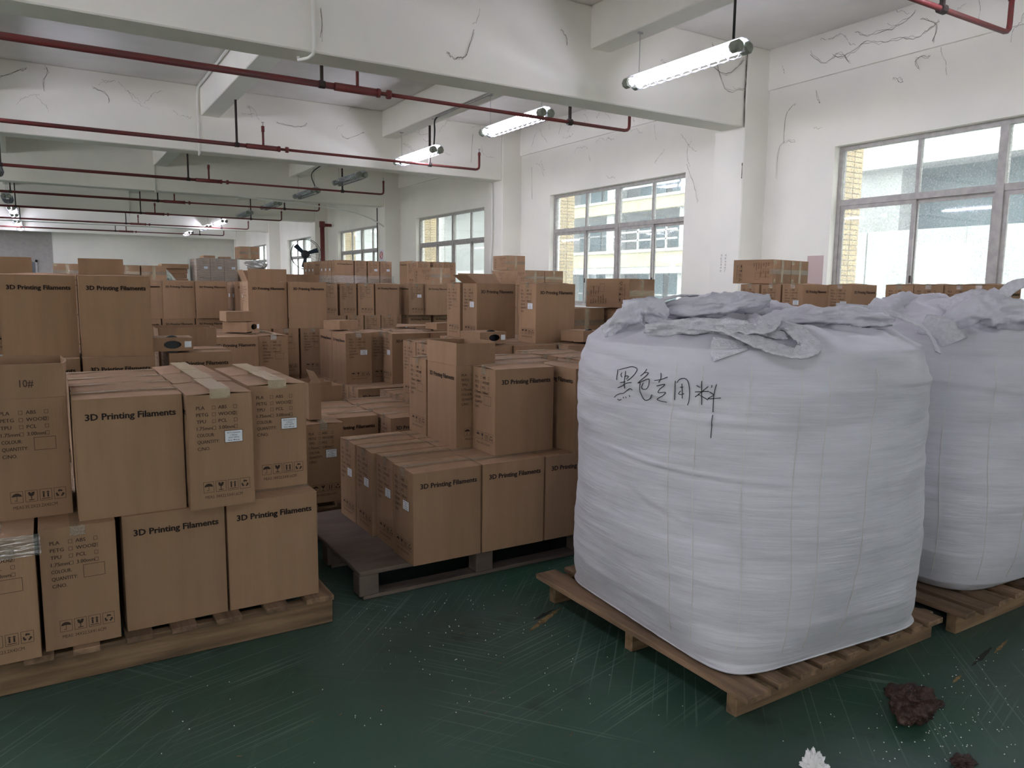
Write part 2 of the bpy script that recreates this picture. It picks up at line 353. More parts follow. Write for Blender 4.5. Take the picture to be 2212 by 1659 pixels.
# right part: plain concrete wall panels, dark panel painting the opening's shade, beam
for i, y in enumerate((-6, -4.1, -2.2, -.3, 1.6, 3.5, 5.4, 7.3, 9.2)):
    bx('concrete_panel', M['concrete'], y, y+1.885, .6, 2.5, -1.2+.02*(i % 2), -1.0); bx('concrete_panel', M['concrete'], y, y+1.885, -1.6, .59, -1.2, -1.0)
bx('lintel_beam', M['concrete'], -6, 10.4, 3.84, 9, -.3, .3)
bx('recess_shade_panel', M['out_glass'], -6, 10.3, 2.4, 3.9, .8, .85); bx('pier', M['concrete'], 9.3, 10.3, -4.2, 9, 0, .5); bx('strip_lamp', M['white_rail'], 4.2, 7.0, 3.12, 3.17, .6, .66)
b = MB(); bmesh_ = None
tag(MB().tube([(12.0, 24.6, -4.2), (12.0, 24.6, 9)], .28, 12).build('downpipe_column', M['white_rail']), 'white round riser column outside the third window', 'column')
# ------------------------------------------------------------------ pipes, hangers, sprinklers
PZ = 3.33
ordn = ['nearest', 'second', 'third', 'fourth', 'fifth', 'sixth', 'seventh', 'eighth']
for k, y in enumerate((3.21, 7.67, 11.57, 15.85, 20.4, 24.2, 28.7, 33.1)):
    z = PZ
    r = thing('sprinkler_pipe', 'red sprinkler pipe under the ceiling, %s run from the camera' % ordn[k], 'pipe', (0, y, z))
    xe = 6.43
    big = .032 if k in (1,) else .028
    MB().tube([(XL, 0, 0), (2.6, 0, 0)], big, 10).build('pipe_run', M['red_pipe'], r, True)
    MB().tube([(2.6, 0, 0), (3.05, 0, 0)], big+.008, 10).tube([(3.05, 0, 0), (3.08, 0, 0)], big+.014, 10).tube([(3.16, 0, 0), (3.2, 0, 0)], big+.014, 10).build('coupling', M['red_pipe'], r, True)
    pts = [(3.05, 0, 0), (xe-.07, 0, 0), (xe-.03, 0, .01), (xe-.007, 0, .03), (xe, 0, .07), (xe, 0, .24)]
    MB().tube(pts, .02, 10).build('branch_pipe', M['red_pipe'], r, True)
    MB().tube([(xe, 0, .24), (xe, 0, .27), (xe, 0, .29)], [.026, .026, .018], 8).build('sprinkler_socket', M['red_pipe'], r, True)
    MB().tube([(xe, 0, .29), (xe, 0, .34)], .009, 6).tube([(xe, 0, .34), (xe, 0, .345)], .022, 8).build('sprinkler_head', M['bright_steel'], r)
    MB().tube([(2.84, 0, .0), (2.84, 0, .26)], .017, 8).tube([(2.84, 0, .22), (2.84, 0, .3)], .024, 8).build('riser', M['red_pipe'], r, True)
    MB().tube([(2.84, 0, .3), (2.84, 0, .35)], .009, 6).tube([(2.84, 0, .35), (2.84, 0, .355)], .022, 8).build('sprinkler_head', M['bright_steel'], r)
    for x in (-3.49, -.505, 2.47, 5.505):
        top = 3.95-z
        MB().box((x-.014, -.014, .0), (x+.014, .014, top)).build('hanger', M['dark_steel'], r)
        MB().tube([(x-.03, 0, 0), (x+.03, 0, 0)], big+.006, 10).build('hanger_clamp', M['dark_steel'], r)
r = thing('sprinkler_riser', 'thick red vertical fire main beside a far column', 'pipe', (7.76, 24.35, 0))
MB().tube([(0, 0, 0), (0, 0, 3.2)], .07, 14).build('riser_pipe', M['red_pipe'], r, True)
MB().tube([(0, 0, 3.2), (0, 0, 3.39)], .09, 14).tube([(0, 0, 3.28), (.3, 0, 3.28)], .05, 10).build('flange', M['red_pipe'], r, True)
# white conduits on the beams
def conduit(pts, label, rr=.014, m='pvc', name='wall_conduit', cat='conduit'):
    return tag(MB().tube(pts, rr, 8).build(name, M[m], None, True), label, cat)
conduit([(2.165, 6.93, ZC), (2.165, 6.93, 3.44), (2.165, 6.95, 3.395), (2.14, 7.0, 3.37), (2.08, 7.12, 3.37), (2.08, 7.12, 3.40)], 'white conduit down the front of the nearest deep beam')
conduit([(2.2, 7.4, 4.36), (2.2, 12.9, 4.36), (2.195, 12.94, 4.25), (2.195, 12.94, 3.39), (2.195, 12.98, 3.35)], 'white conduit running down the second deep beam', .018)
conduit([(2.25, 18.93, 4.3), (2.25, 18.93, 3.38)], 'thin white conduit on the third deep beam')
conduit([(2.25, 24.93, 4.3), (2.25, 24.93, 3.3)], 'thin white conduit on the fourth deep beam')
conduit([(7.66, 13.25, 3.4), (7.66, 13.25, 2.2), (7.66, 13.3, 1.2)], 'grey conduit down the left face of the second column', .016)
conduit([(7.66, 19.35, 3.4), (7.66, 19.35, .8)], 'dark conduit down the left face of the third column', .014, 'dark_steel')
conduit([(7.9, 37.5, 3.3), (7.9, 37.5, .5)], 'dark vertical pipe at the far right room corner', .03, 'dark_steel')
conduit(catmull([(3.9, 18.6, 3.38), (5.2, 18.4, 3.28), (6.6, 18.3, 3.15), (7.7, 19.0, 2.9), (8.05, 19.9, 2.65), (8.05, 20.0, 1.4)], 8), 'sagging white hose from the ceiling to the fourth window', .016, name='hanging_hose', cat='hose')
# ------------------------------------------------------------------ lamps
def make_lamp(lit):
    r = bpy.data.objects.new('fluorescent_lamp', None); COL.objects.link(r)
    Ln = 1.5
    t = M['tube_on'] if lit else M['tube_off']
    h = MB(); h.add([(-.10, 0, 0), (-.03, 0, .03), (.03, 0, .03), (.10, 0, 0), (-.10, Ln, 0), (-.03, Ln, .03), (.03, Ln, .03), (.10, Ln, 0),
                     (-.10, 0, .003), (-.03, 0, .034), (.03, 0, .034), (.10, 0, .003), (-.10, Ln, .003), (-.03, Ln, .034), (.03, Ln, .034), (.10, Ln, .003)],
                    [(0, 4, 5, 1), (1, 5, 6, 2), (2, 6, 7, 3), (8, 9, 13, 12), (9, 10, 14, 13), (10, 11, 15, 14), (0, 8, 12, 4), (3, 7, 15, 11)])
    h.build('reflector', M['reflector'], r)
    for x in (-.06, .06):
        MB().tube([(x, .07, -.045), (x, Ln-.07, -.045)], .014, 10).build('lamp_tube', t, r, True)
        MB().tube([(x, .05, -.045), (x, Ln-.05, -.045)], .027, 12, False).build('clear_cylinder', M['tube_glass'], r, True)
        for y0, y1 in ((-.02, .08), (Ln-.08, Ln+.02)):
            MB().tube([(x, y0, -.045), (x, y0+.02, -.045), (x, y1-.02, -.045), (x, y1, -.045)], [.042, .056, .056, .048], 8).build('end_cap', M['cap'], r)
    g = MB()
    for i in range(11):
        y = .16+i*.118
        g.tube([(.13*cos(a), y, -.02-.10*sin(a)) for a in [pi*j/8 for j in range(9)]], .0038, 4)
    for a in (0, pi*.25, pi*.5, pi*.75, pi): g.tube([(.13*cos(a), .1, -.02-.10*sin(a)), (.13*cos(a), Ln-.1, -.02-.10*sin(a))], .003, 4)
    g.build('wire_guard', M['wire'], r)
    for y in (.12, Ln-.12):
        MB().tube([(0, y, .03), (0, y, .44)], .004, 5).build('hanger_rod', M['bright_steel'], r)
        MB().box((-.03, y-.012, .425), (.03, y+.012, .44)).build('hanger_plate', M['bright_steel'], r)
    return r
lit0 = make_lamp(True); off0 = make_lamp(False)
LAMPS = [(5.34, 4.86, 1, 'lit twin tube lamp hanging top right, nearest the camera'), (5.34, 7.92, 1, 'lit twin tube lamp just behind the nearest deep beam'),
    (5.34, 10.95, 1, 'lit twin tube lamp in front of the second deep beam'), (5.34, 14.2, 0, 'unlit twin tube lamp just behind the second deep beam'), (5.34, 17.15, 0, 'unlit twin tube lamp hanging from a curled black cable'),
    (5.34, 20.4, 0, 'unlit twin tube lamp high behind the third deep beam'), (5.34, 23.6, 0, 'unlit twin tube lamp left of the red fire main'), (5.34, 27.3, 1, 'lit far lamp in the right row, sixth bay'),
    (5.34, 30.2, 1, 'lit far lamp in the right row, behind a thin pipe'), (5.34, 34.2, 1, 'lit farthest lamp of the right row by the end wall'),
    (-.665, 16.9, 0, 'unlit lamp cut by the left picture edge'), (-.665, 22.9, 0, 'unlit twin tube lamp end on at far left'), (-.665, 26.6, 1, 'lit lamp at far left, first below the unlit one'),
    (-.665, 29.3, 1, 'lit lamp at far left, second below the unlit one'), (-.665, 32.2, 1, 'lit lamp at far left, third below the unlit one'), (-.665, 35.4, 1, 'lit lamp at far left nearest the end wall'),
    (-.665, 4.3, 1, 'fill lamp added left of the camera view'), (5.34, 1.6, 1, 'fill lamp added right of the camera view'), (5.34, -4.4, 1, 'fill lamp added behind the camera, right row'), (-.665, -1.6, 1, 'fill lamp added behind the camera, left row'),  # unseen lamps added to brighten the foreground
    ]
for i in range(12):  # whole row added out of view to brighten the deep bays
    LAMPS.append((-3.665, 4.2+2.85*i, 1, 'fill lamp added in an unseen third row, %s from the front' % ('first second third fourth fifth sixth seventh eighth ninth tenth eleventh twelfth'.split()[i])))
LAMPS += [(-.665, 7.6, 1, 'fill lamp added left of the view, left row, nearest'), (-.665, 10.6, 1, 'fill lamp added left of the view, left row, second'), (-.665, 13.7, 1, 'fill lamp added left of the view, left row, third')]  # added out of view to light the second deep beam and ceiling
fl, fo = True, True
for x, y, on, lab in LAMPS:
    src = lit0 if on else off0
    if on and fl: o = src; fl = False
    elif not on and fo: o = src; fo = False
    else: o = copy_tree(src)
    o.location = (x, y, 3.51); o.rotation_euler = (0, 0, 0); tag(o, lab, 'lamp', 'twin tube ceiling lamps')
conduit([(5.34, 4.98, ZC), (5.34, 4.98, 3.56)], 'black cable dropping to the nearest lamp', .012, 'black_cable', 'lamp_cable', 'cable')
conduit(catmull([(5.3, 9.6, 3.94), (5.3, 10.7, 3.94), (5.3, 10.95, 3.9), (5.33, 11.02, 3.75), (5.34, 11.07, 3.55)], 5), 'black cable bending down to the third lamp', .012, 'black_cable', 'lamp_cable', 'cable')
conduit([(5.27, 7.4, 3.93), (5.27, 9.6, 3.93), (5.27, 10.8, 3.93)], 'grey taped conduit under the shallow beam', .018, 'alu')
conduit(catmull([(5.3, 14.4, 3.9), (5.1, 15.4, 3.85), (5.0, 16.3, 3.72), (5.3, 17.1, 3.56)], 6), 'curled black cable on an unlit lamp', .012, 'black_cable', 'lamp_cable', 'cable')
# ------------------------------------------------------------------ fan
r = thing('pedestal_fan', 'large dark industrial fan with wire guard before the fifth window', 'fan', (5.95, 20.1, 0))
g = MB()
for rad in (.40, .385): g.tube([(rad*cos(2*pi*i/28), -.04 if rad == .40 else .06, 2.16+rad*sin(2*pi*i/28)) for i in range(29)], .007, 5)
for i in range(20): a = 2*pi*i/20; g.tube([(.05*cos(a), -.06, 2.16+.05*sin(a)), (.40*cos(a), -.04, 2.16+.40*sin(a))], .0022, 4)
g.build('guard', M['fan_metal'], r)
MB().tube([(0, -.06, 2.16), (0, .08, 2.16), (0, .16, 2.16)], [.09, .11, .06], 14).build('motor', M['fan_metal'], r, True)
for i in range(3):
    a = pi*.12+2*pi*i/3; ca, sa = cos(a), sin(a); bb = MB()
    pr = [(.08, -.03, -.01), (.34, -.075, -.01), (.36, .05, .03), (.08, .05, .03)]
    vs = [(p*ca-q*sa, d, 2.16+p*sa+q*ca) for p, q, d in pr]+[(p*ca-q*sa, d+.006, 2.16+p*sa+q*ca) for p, q, d in pr]
    bb.add(vs, [(0, 1, 2, 3), (7, 6, 5, 4), (0, 4, 5, 1), (1, 5, 6, 2), (2, 6, 7, 3), (3, 7, 4, 0)]); bb.build('blade', M['fan_blade'], r)
MB().tube([(0, .1, 0), (0, .1, 2.1)], .03, 10).build('post', M['fan_metal'], r); MB().tube([(0, .1, 0), (0, .1, .05)], .28, 20).build('base', M['fan_metal'], r)
# ------------------------------------------------------------------ cobwebs
WEBS = [('x', [(5.99, 4.11), (5.8, 4.07), (5.58, 4.16), (5.38, 4.1), (5.16, 4.09), (4.97, 4.03), (4.83, 4.1), (4.74, 4.15)]), ('x', [(4.94, 4.23), (4.76, 4.11), (4.79, 3.96)]),
    ('x', [(6.7, 2.78), (6.7, 3.09), (6.62, 3.2), (6.45, 3.2)]), ('x', [(6.62, 3.2), (6.61, 3.53), (6.48, 3.65)]), ('x', [(6.19, 3.76), (6.16, 3.64), (6.12, 3.6)]), ('x', [(5.21, 3.68), (5.12, 3.63), (5.08, 3.61)]),
    ('x', [(12.48, 3.65), (12.45, 3.04)]), ('x', [(8.33, 3.17), (8.17, 2.85), (8.07, 2.61)]), ('x', [(4.92, 3.71), (4.96, 3.81), (4.81, 3.82)]), ('x', [(6.3, 4.2), (6.1, 4.05), (5.9, 4.1), (5.75, 3.98)]), ('x', [(5.7, 4.3), (5.5, 4.2), (5.2, 4.22), (5.0, 4.32)]),
    ('y', [(3.5, 3.63), (3.54, 3.59), (3.63, 3.59), (3.71, 3.65), (3.79, 3.89)]), ('y', [(4.84, 4.07), (4.91, 4.02), (4.93, 3.95)]), ('y', [(2.24, 3.78), (2.25, 3.66), (2.23, 3.54)]), ('y', [(7.0, 4.09), (7.3, 3.99), (7.48, 4.08), (7.66, 4.22)]), ('y', [(7.09, 4.3), (7.33, 3.83), (7.66, 3.85)]),
    ('z', [(-.35, 4.16), (-.13, 4.25), (-.03, 4.31)]), ('z', [(.19, 4.37), (.22, 4.3), (.17, 4.17), (.16, 4.03)]), ('z', [(.77, 4.16), (.95, 4.09), (.98, 3.98)]), ('z', [(7.05, 4.21), (7.02, 3.7)]), ('z', [(4.9, 4.0), (4.6, 3.85), (4.5, 3.9)]), ('z', [(3.4, 4.0), (3.7, 3.95), (3.9, 4.02)])]
rw = random.Random(21)
for i in range(70):
    y = rw.uniform(1.5, 12.5); z = rw.choice((rw.uniform(3.15, 3.85), rw.uniform(3.9, 4.35), rw.uniform(4.1, 4.38))); a = rw.uniform(-.6, .6)+rw.choice((0, 0, 1.4)); p = []; q = (y, z)
    for k in range(rw.randint(3, 6)):
        p.append(q); a += rw.uniform(-.7, .7); st_ = rw.uniform(.03, .12); q = (q[0]+st_*cos(a), min(4.38, q[1]+st_*sin(a)))
    if not any(y0-.3 < y < y1+.3 and z < 3.12 for y0, y1 in WIN) and not (6.7 < y < 7.6): WEBS.append(('x', p))
for i in range(34):
    pl = rw.choice('yzz'); x = rw.uniform(-.8, 7.5); z = rw.uniform(3.75, 4.35); a = rw.uniform(-.5, .5); p = []; q = (x, z)
    for k in range(rw.randint(3, 6)):
        p.append(q); a += rw.uniform(-.8, .8); st_ = rw.uniform(.03, .13); q = (q[0]+st_*cos(a), min(4.38, q[1]+st_*sin(a)))
    WEBS.append((pl, p))
webnames = {'x': 'window wall', 'y': 'nearest deep beam', 'z': 'second deep beam'}; cnt = {}
wg = {}
for pl, p in WEBS:
    wg.setdefault(pl, MB()); g = wg[pl]
    for rep in range(2 if len(wg) and WEBS.index((pl, p)) < 22 else 1):
        q = [(a+random.uniform(-.02, .02)*rep, c+random.uniform(-.03, .03)*rep) for a, c in p]
        w3 = [{'x': (XW-.045, a, c), 'y': (a, FRAME_Y-.008, c), 'z': (a, FRAME_Y+6-.008, c)}[pl] for a, c in q]
        w3 = catmull(w3, 5); w3 = [w+Vector((random.uniform(-.001, .001), 0, random.uniform(-.016, .016))) for w in w3]
        if pl != 'x':
            for w in w3: w.z = min(w.z, 4.39)
        g.tube(w3, [(.0008+.0022*random.random()*(1-rep*.6))*(1 if WEBS.index((pl, p)) < 22 else .6) for _ in w3], 4)
for pl, g in wg.items(): tag(g.build('cobweb', M['web']), 'dusty dark cobweb strands on the %s' % webnames[pl], 'cobweb', kind='stuff')
g = MB()
for p in ([(6.94, 4.16), (6.90, 3.96), (6.95, 3.83), (6.96, 3.69)], [(6.93, 2.96), (6.93, 2.9), (6.93, 2.77)], [(6.93, 4.3), (6.94, 3.9), (6.92, 3.4)]):
    w3 = catmull([(7.692, max(a, 6.93), c) for a, c in p], 5); g.tube(w3, [.002+.006*random.random() for _ in w3], 5)
tag(g.build('cobweb', M['web']), 'dark clotted cobweb on the edge of the nearest column', 'cobweb', kind='stuff')
# ------------------------------------------------------------------ printing helper
_tc = {}
def text2d(s, height, width=None, bold=0.0, res=2):
    key = (s, bold, res)
    if key not in _tc:
        cu = bpy.data.curves.new('t', 'FONT'); cu.body = s; cu.size = 1; cu.offset = bold; cu.resolution_u = res; cu.fill_mode = 'FRONT'
        o = bpy.data.objects.new('t', cu); me = bpy.data.meshes.new_from_object(o)
        vs = [(v.co.x, v.co.y) for v in me.vertices]; fs = [tuple(p.vertices) for p in me.polygons]
        bpy.data.objects.remove(o); bpy.data.meshes.remove(me); bpy.data.curves.remove(cu); _tc[key] = (vs, fs)
    vs, fs = _tc[key]; x0 = min(v[0] for v in vs); x1 = max(v[0] for v in vs)
    sy = height/.73; sx = sy if width is None else width/(x1-x0)
    return [((x-x0)*sx, y*sy) for x, y in vs], fs
class P2:
    "flat print collected in face coordinates (u right, v up)"
    def __init__(s): s.v = []; s.f = []
    def add(s, vs, fs, du=0, dv=0): o = len(s.v); s.v += [(a+du, b+dv) for a, b in vs]; s.f += [tuple(i+o for i in f) for f in fs]
    def text(s, t, u, v, h, w=None, bold=0): a, b = text2d(t, h, w, bold); s.add(a, b, u, v)
    def rect(s, u0, v0, u1, v1): s.add([(u0, v0), (u1, v0), (u1, v1), (u0, v1)], [(0, 1, 2, 3)])
    def frame(s, u0, v0, u1, v1, t): s.rect(u0, v0, u1, v0+t); s.rect(u0, v1-t, u1, v1); s.rect(u0, v0+t, u0+t, v1-t); s.rect(u1-t, v0+t, u1, v1-t)
    def poly(s, pts): s.add(pts, [tuple(range(len(pts)))])
CW, CD, CH = .338, .2235, .413
BUL = .0025
def bulge(u, v, hw): a = 1-(u/hw)**2; c = 1-((v-CH/2)/(CH/2))**2; return BUL*max(a, 0)*max(c, 0)
def to3(p2, face, off=.0009):
    out = []
    for u, v in p2.v:
        hw = CW/2 if face in 'FB' else CD/2
        b = bulge(u, v, hw)+off
        out.append({'F': (u, -CD/2-b, v), 'B': (-u, CD/2+b, v), 'L': (-CW/2-b, -u, v), 'R': (CW/2+b, u, v)}[face])
    return out
def print_mesh(name, p2, face, m):
    me = bpy.data.meshes.new(name); me.from_pydata(to3(p2, face), [], p2.f); me.materials.append(m); return me
wide = P2()
for du, dv in ((-.0009, 0), (0, .0005), (.0009, 0), (0, -.0005), (-.0005, .0003), (.0005, -.0003)): wide.text('3D Printing Filaments', -.134+du, .343+dv, .0225, .280, .008)
def icons(p):
    us = [-.068, -.026, .016, .058]
    for k, u in enumerate(us):
        w, h, v = .036, .040, .058
        p.frame(u, v, u+w, v+h, .0012)
        cx, cy = u+w/2, v+h/2
        if k == 0:
            n = 10; arc = [(cx+.0145*cos(pi*i/n), cy+.001+.0125*sin(pi*i/n)) for i in range(n+1)]
            for i in range(n): p.poly([(cx, cy+.003), arc[i], arc[i+1]])
            p.rect(cx-.0008, cy-.012, cx+.0008, cy+.005); p.rect(cx-.005, cy-.0135, cx+.0008, cy-.012); p.rect(cx-.006, cy-.0135, cx-.0048, cy-.010)
        if k == 1:
            p.poly([(cx-.010, cy+.014), (cx-.008, cy+.004), (cx-.003, cy-.001), (cx+.003, cy-.001), (cx+.008, cy+.004), (cx+.010, cy+.014), (cx+.002, cy+.014), (cx-.001, cy+.008), (cx-.003, cy+.014)])
            p.rect(cx-.0012, cy-.012, cx+.0012, cy); p.rect(cx-.008, cy-.0145, cx+.008, cy-.012)
        if k == 2:
            for d in (-.0065, .0065):
                p.rect(cx+d-.0025, cy-.009, cx+d+.0025, cy+.006); p.poly([(cx+d-.0055, cy+.007), (cx+d+.0055, cy+.007), (cx+d, cy+.013)])
            p.rect(cx-.013, cy-.0145, cx+.013, cy-.0125)
        if k == 3:
            for j in range(3):
                a0 = pi/2+2*pi*j/3
                for i in range(3):
                    a = a0-.75+i*.3; b = a+.3
                    p.poly([(cx+.0125*cos(a), cy-.001+.0125*sin(a)), (cx+.0075*cos(a), cy-.001+.0075*sin(a)), (cx+.0075*cos(b), cy-.001+.0075*sin(b)), (cx+.0125*cos(b), cy-.001+.0125*sin(b))][::-1])
                a = a0+.15; b = a+.55
                p.poly([(cx+.0155*cos(a), cy-.001+.0155*sin(a)), (cx+.010*cos(b), cy-.001+.010*sin(b)), (cx+.0045*cos(a), cy-.001+.0045*sin(a))])
def form(meas, fr=True):
    p = P2(); rows = [('PLA', 'ABS'), ('PETG', 'WOOD'), ('TPU', 'PCL'), ('1.75mm', '3.00mm')]
    for i, (a, b) in enumerate(rows):
        v = CH-.052-i*.0245
        for du in (0, .0005): p.text(a, -.082+du, v, .0128, .052 if i == 3 else None); p.text(b, -.008+du, v, .0128, .052 if i == 3 else None)
        p.frame(-.029, v-.001, -.0175, v+.012, .0011); p.frame(.045, v-.001, .0565, v+.012, .0011)
    for i, t in enumerate(('COLOUR:', 'QUANTITY:', 'C/NO.')): [p.text(t, -.082+du, CH-.052-(4+i)*.0245, .0128, [.058, .074, .042][i]) for du in (0, .0005)]
    if fr: p.frame(.010, CH-.178, .074, CH-.133, .0014)
    return p
def symbols(meas):
    p = P2(); icons(p); p.text(meas, -.062, .036, .0115, .128); return p
FORM = {'a': form(''), 'b': form('')}
SYM = {'a': symbols('MEAS: 34X22.5X41.6CM'), 'b': symbols('MEAS:35.2X23.2X42CM')}
lab = P2(); lab.rect(.012, CH-.176, .072, CH-.135)
labt = P2()
for i, (t, w) in enumerate((('PETG Dopamine', .046), ('1.75mm', .024), ('1KG*10PCS', .036), ('Ice Blue', .040))): labt.text(t, .042-w/2, CH-.1445-i*.009, .0055, w, .01)
ten = P2(); ten.text('10#', -.02, .085, .026, .04)
PM = {'wideF': print_mesh('printed_lettering', wide, 'F', M['ink']), 'wideB': print_mesh('printed_lettering', wide, 'B', M['ink']),
      'formaL': print_mesh('printed_checklist', FORM['a'], 'L', M['ink_thin']), 'formbL': print_mesh('printed_checklist', FORM['b'], 'L', M['ink_thin']),
      'symaL': print_mesh('handling_symbols', SYM['a'], 'L', M['ink_thin']), 'symbL': print_mesh('handling_symbols', SYM['b'], 'L', M['ink_thin'])}
me = bpy.data.meshes.new('paper_label'); me.from_pydata(to3(lab, 'L', .0018), [], lab.f); me.materials.append(M['paper']); PM['label'] = me
me = bpy.data.meshes.new('label_print'); me.from_pydata(to3(labt, 'L', .0024), [], labt.f); me.materials.append(M['label_ink']); PM['labelt'] = me
# ------------------------------------------------------------------ carton parts
def shell(depth_in):
    "bulged outer walls, rim, inner walls down to depth_in, inner floor"
    b = MB(); nu, nv = 6, 6; t = .004
    def wall(face):
        hw = CW/2 if face in 'FB' else CD/2; vs = []
        for j in range(nv+1):
            for i in range(nu+1):
                u = -hw+2*hw*i/nu; v = CH*j/nv; bb = bulge(u, v, hw)
                if i in (0, nu): bb = -.0015
                vs.append({'F': (u, -CD/2-bb, v), 'B': (-u, CD/2+bb, v), 'L': (-CW/2-bb, -u, v), 'R': (CW/2+bb, u, v)}[face])
        fs = [(j*(nu+1)+i, j*(nu+1)+i+1, (j+1)*(nu+1)+i+1, (j+1)*(nu+1)+i) for j in range(nv) for i in range(nu)]
        b.add(vs, fs)
    for f_ in 'FRBL': wall(f_)
    x, y = CW/2-.0015, CD/2-.0015; xi, yi = x-t, y-t; zi = CH-depth_in
    b.add([(-x, -y, 0), (x, -y, 0), (x, y, 0), (-x, y, 0)], [(3, 2, 1, 0)])
    b.add([(-x, -y, CH), (x, -y, CH), (x, y, CH), (-x, y, CH), (-xi, -yi, CH), (xi, -yi, CH), (xi, yi, CH), (-xi, yi, CH), (-xi, -yi, zi), (xi, -yi, zi), (xi, yi, zi), (-xi, yi, zi)],
          [(0, 1, 5, 4), (1, 2, 6, 5), (2, 3, 7, 6), (3, 0, 4, 7), (4, 5, 9, 8), (5, 6, 10, 9), (6, 7, 11, 10), (7, 4, 8, 11), (8, 9, 10, 11)])
    me = bpy.data.meshes.new('carton_body'); me.from_pydata(b.v, [], b.f); me.materials.append(M['card']); return me
BODY = {'closed': shell(.014), 'open': shell(.30)}
def flap_closed(sgn, bump, seed):
    rnd = random.Random(seed); b = MB(); nu, nv = 8, 4; vs = []; t = .003; cc = rnd.uniform(-.2, .2)
    for top in (0, 1):
        for j in range(nv+1):
            for i in range(nu+1):
                x = -CW/2+CW*i/nu; q = j/nv; y = sgn*(CD/2-(CD/2-.0012)*q)
                z = CH+.0002+bump*(q**1.6)*(1-.35*cos(2*pi*(i/nu+cc)))+top*t*(.9 if bump else .8)
                vs.append((x, y, z))
    n = (nu+1)*(nv+1)
    def q(i, j, k): return k*n+j*(nu+1)+i
    fs = []
    for j in range(nv):
        for i in range(nu):
            a = (q(i, j, 1), q(i+1, j, 1), q(i+1, j+1, 1), q(i, j+1, 1)); c = (q(i, j, 0), q(i, j+1, 0), q(i+1, j+1, 0), q(i+1, j, 0))
            fs += [a[::-1] if sgn > 0 else a, c[::-1] if sgn > 0 else c]
    for i in range(nu): fs += [(q(i, 0, 0), q(i+1, 0, 0), q(i+1, 0, 1), q(i, 0, 1)), (q(i, nv, 0), q(i, nv, 1), q(i+1, nv, 1), q(i+1, nv, 0))]
    for j in range(nv): fs += [(q(0, j, 0), q(0, j, 1), q(0, j+1, 1), q(0, j+1, 0)), (q(nu, j, 0), q(nu, j+1, 0), q(nu, j+1, 1), q(nu, j, 1))]
    b.add(vs, fs); me = bpy.data.meshes.new('flap'); me.from_pydata(b.v, [], b.f); me.materials.append(M['card']); return me
FL = {0: (flap_closed(-1, 0, 1), flap_closed(1, 0, 2)), 1: (flap_closed(-1, .006, 3), flap_closed(1, .008, 4)), 2: (flap_closed(-1, .013, 5), flap_closed(1, .011, 6)), 3: (flap_closed(-1, .009, 7), flap_closed(1, .004, 8))}
def tape_mesh(bump, drop=.03, w=.045, m='tape'):
    b = MB(); xs = [-CW/2-.0012]*2+[-CW/2+CW*i/8 for i in range(9)]+[CW/2+.0012]*2
    zs = [CH-drop, CH-.004]+[CH+.0042+bump*1.3]*9+[CH-.004, CH-drop]
    vs = []
    for x, z in zip(xs, zs):
        for s in (-1, 1): vs.append((x+(0 if z > CH else (-.0014 if x < 0 else .0014)), s*w/2, z+(random.uniform(-.0006, .0006) if z > CH else 0)))
    b.add(vs, [(2*i, 2*i+2, 2*i+3, 2*i+1) for i in range(len(xs)-1)])
    me = bpy.data.meshes.new('packing_tape'); me.from_pydata(b.v, [], b.f); me.materials.append(M[m]); return me
TAPE = {k: tape_mesh(v) for k, v in {0: 0, 1: .006, 2: .011, 3: .006}.items()}
TAPEP = tape_mesh(.012, .014, .07, 'tape_pale')
b = MB()
for s in (-1, 1): b.add([(-CW/2, s*.09-.02, CH+.0045), (-CW/2, s*.09+.02, CH+.0045), (-CW/2+.05, s*.09+.02, CH+.0045), (-CW/2+.05, s*.09-.02, CH+.0045)], [(0, 3, 2, 1)])
b.add([(-.022, -CD/2, CH+.0048), (.022, -CD/2, CH+.0048), (.022, CD/2, CH+.0048), (-.022, CD/2, CH+.0048)], [(0, 1, 2, 3)])
me = bpy.data.meshes.new('cross_tape'); me.from_pydata(b.v, [], b.f); me.materials.append(M['tape_pale']); CROSS = me
def flap_open(side, length, ang, seed=0, m='card'):
    "standing or leaning flap; ang 0 = straight up, positive = outwards (degrees)"
    t = .004; a = radians(ang); hw = (CW if side in 'FB' else CD)/2-.002; n = 6; vs = []
    rnd = random.Random(seed)
    for k in (0, 1):
        for j in range(3):
            for i in range(n+1):
                u = -hw+2*hw*i/n; d = length*j/2; w = .003*sin(3*u/hw+seed)*j+rnd.uniform(-.001, .001)*j
                o = (CD/2 if side in 'FB' else CW/2)-t*k-.0005+d*sin(a)+w; z = CH+.001+d*cos(a)
                vs.append({'F': (u, -o, z), 'B': (-u, o, z), 'L': (-o, -u, z), 'R': (o, u, z)}[side])
    N_ = 3*(n+1); fs = []
    def q(i, j, k): return k*N_+j*(n+1)+i
    for j in range(2):
        for i in range(n): fs += [(q(i, j, 0), q(i+1, j, 0), q(i+1, j+1, 0), q(i, j+1, 0)), (q(i, j, 1), q(i, j+1, 1), q(i+1, j+1, 1), q(i+1, j, 1))]
    for i in range(n): fs += [(q(i, 2, 0), q(i+1, 2, 0), q(i+1, 2, 1), q(i, 2, 1))]
    for j in range(2): fs += [(q(0, j, 0), q(0, j+1, 0), q(0, j+1, 1), q(0, j, 1)), (q(n, j, 0), q(n, j, 1), q(n, j+1, 1), q(n, j+1, 0))]
    me = bpy.data.meshes.new('flap'); me.from_pydata(vs, [], fs); me.materials.append(M[m]); return me
_fo = {}
def fopen(*a):
    if a not in _fo: _fo[a] = flap_open(*a)
    return _fo[a]
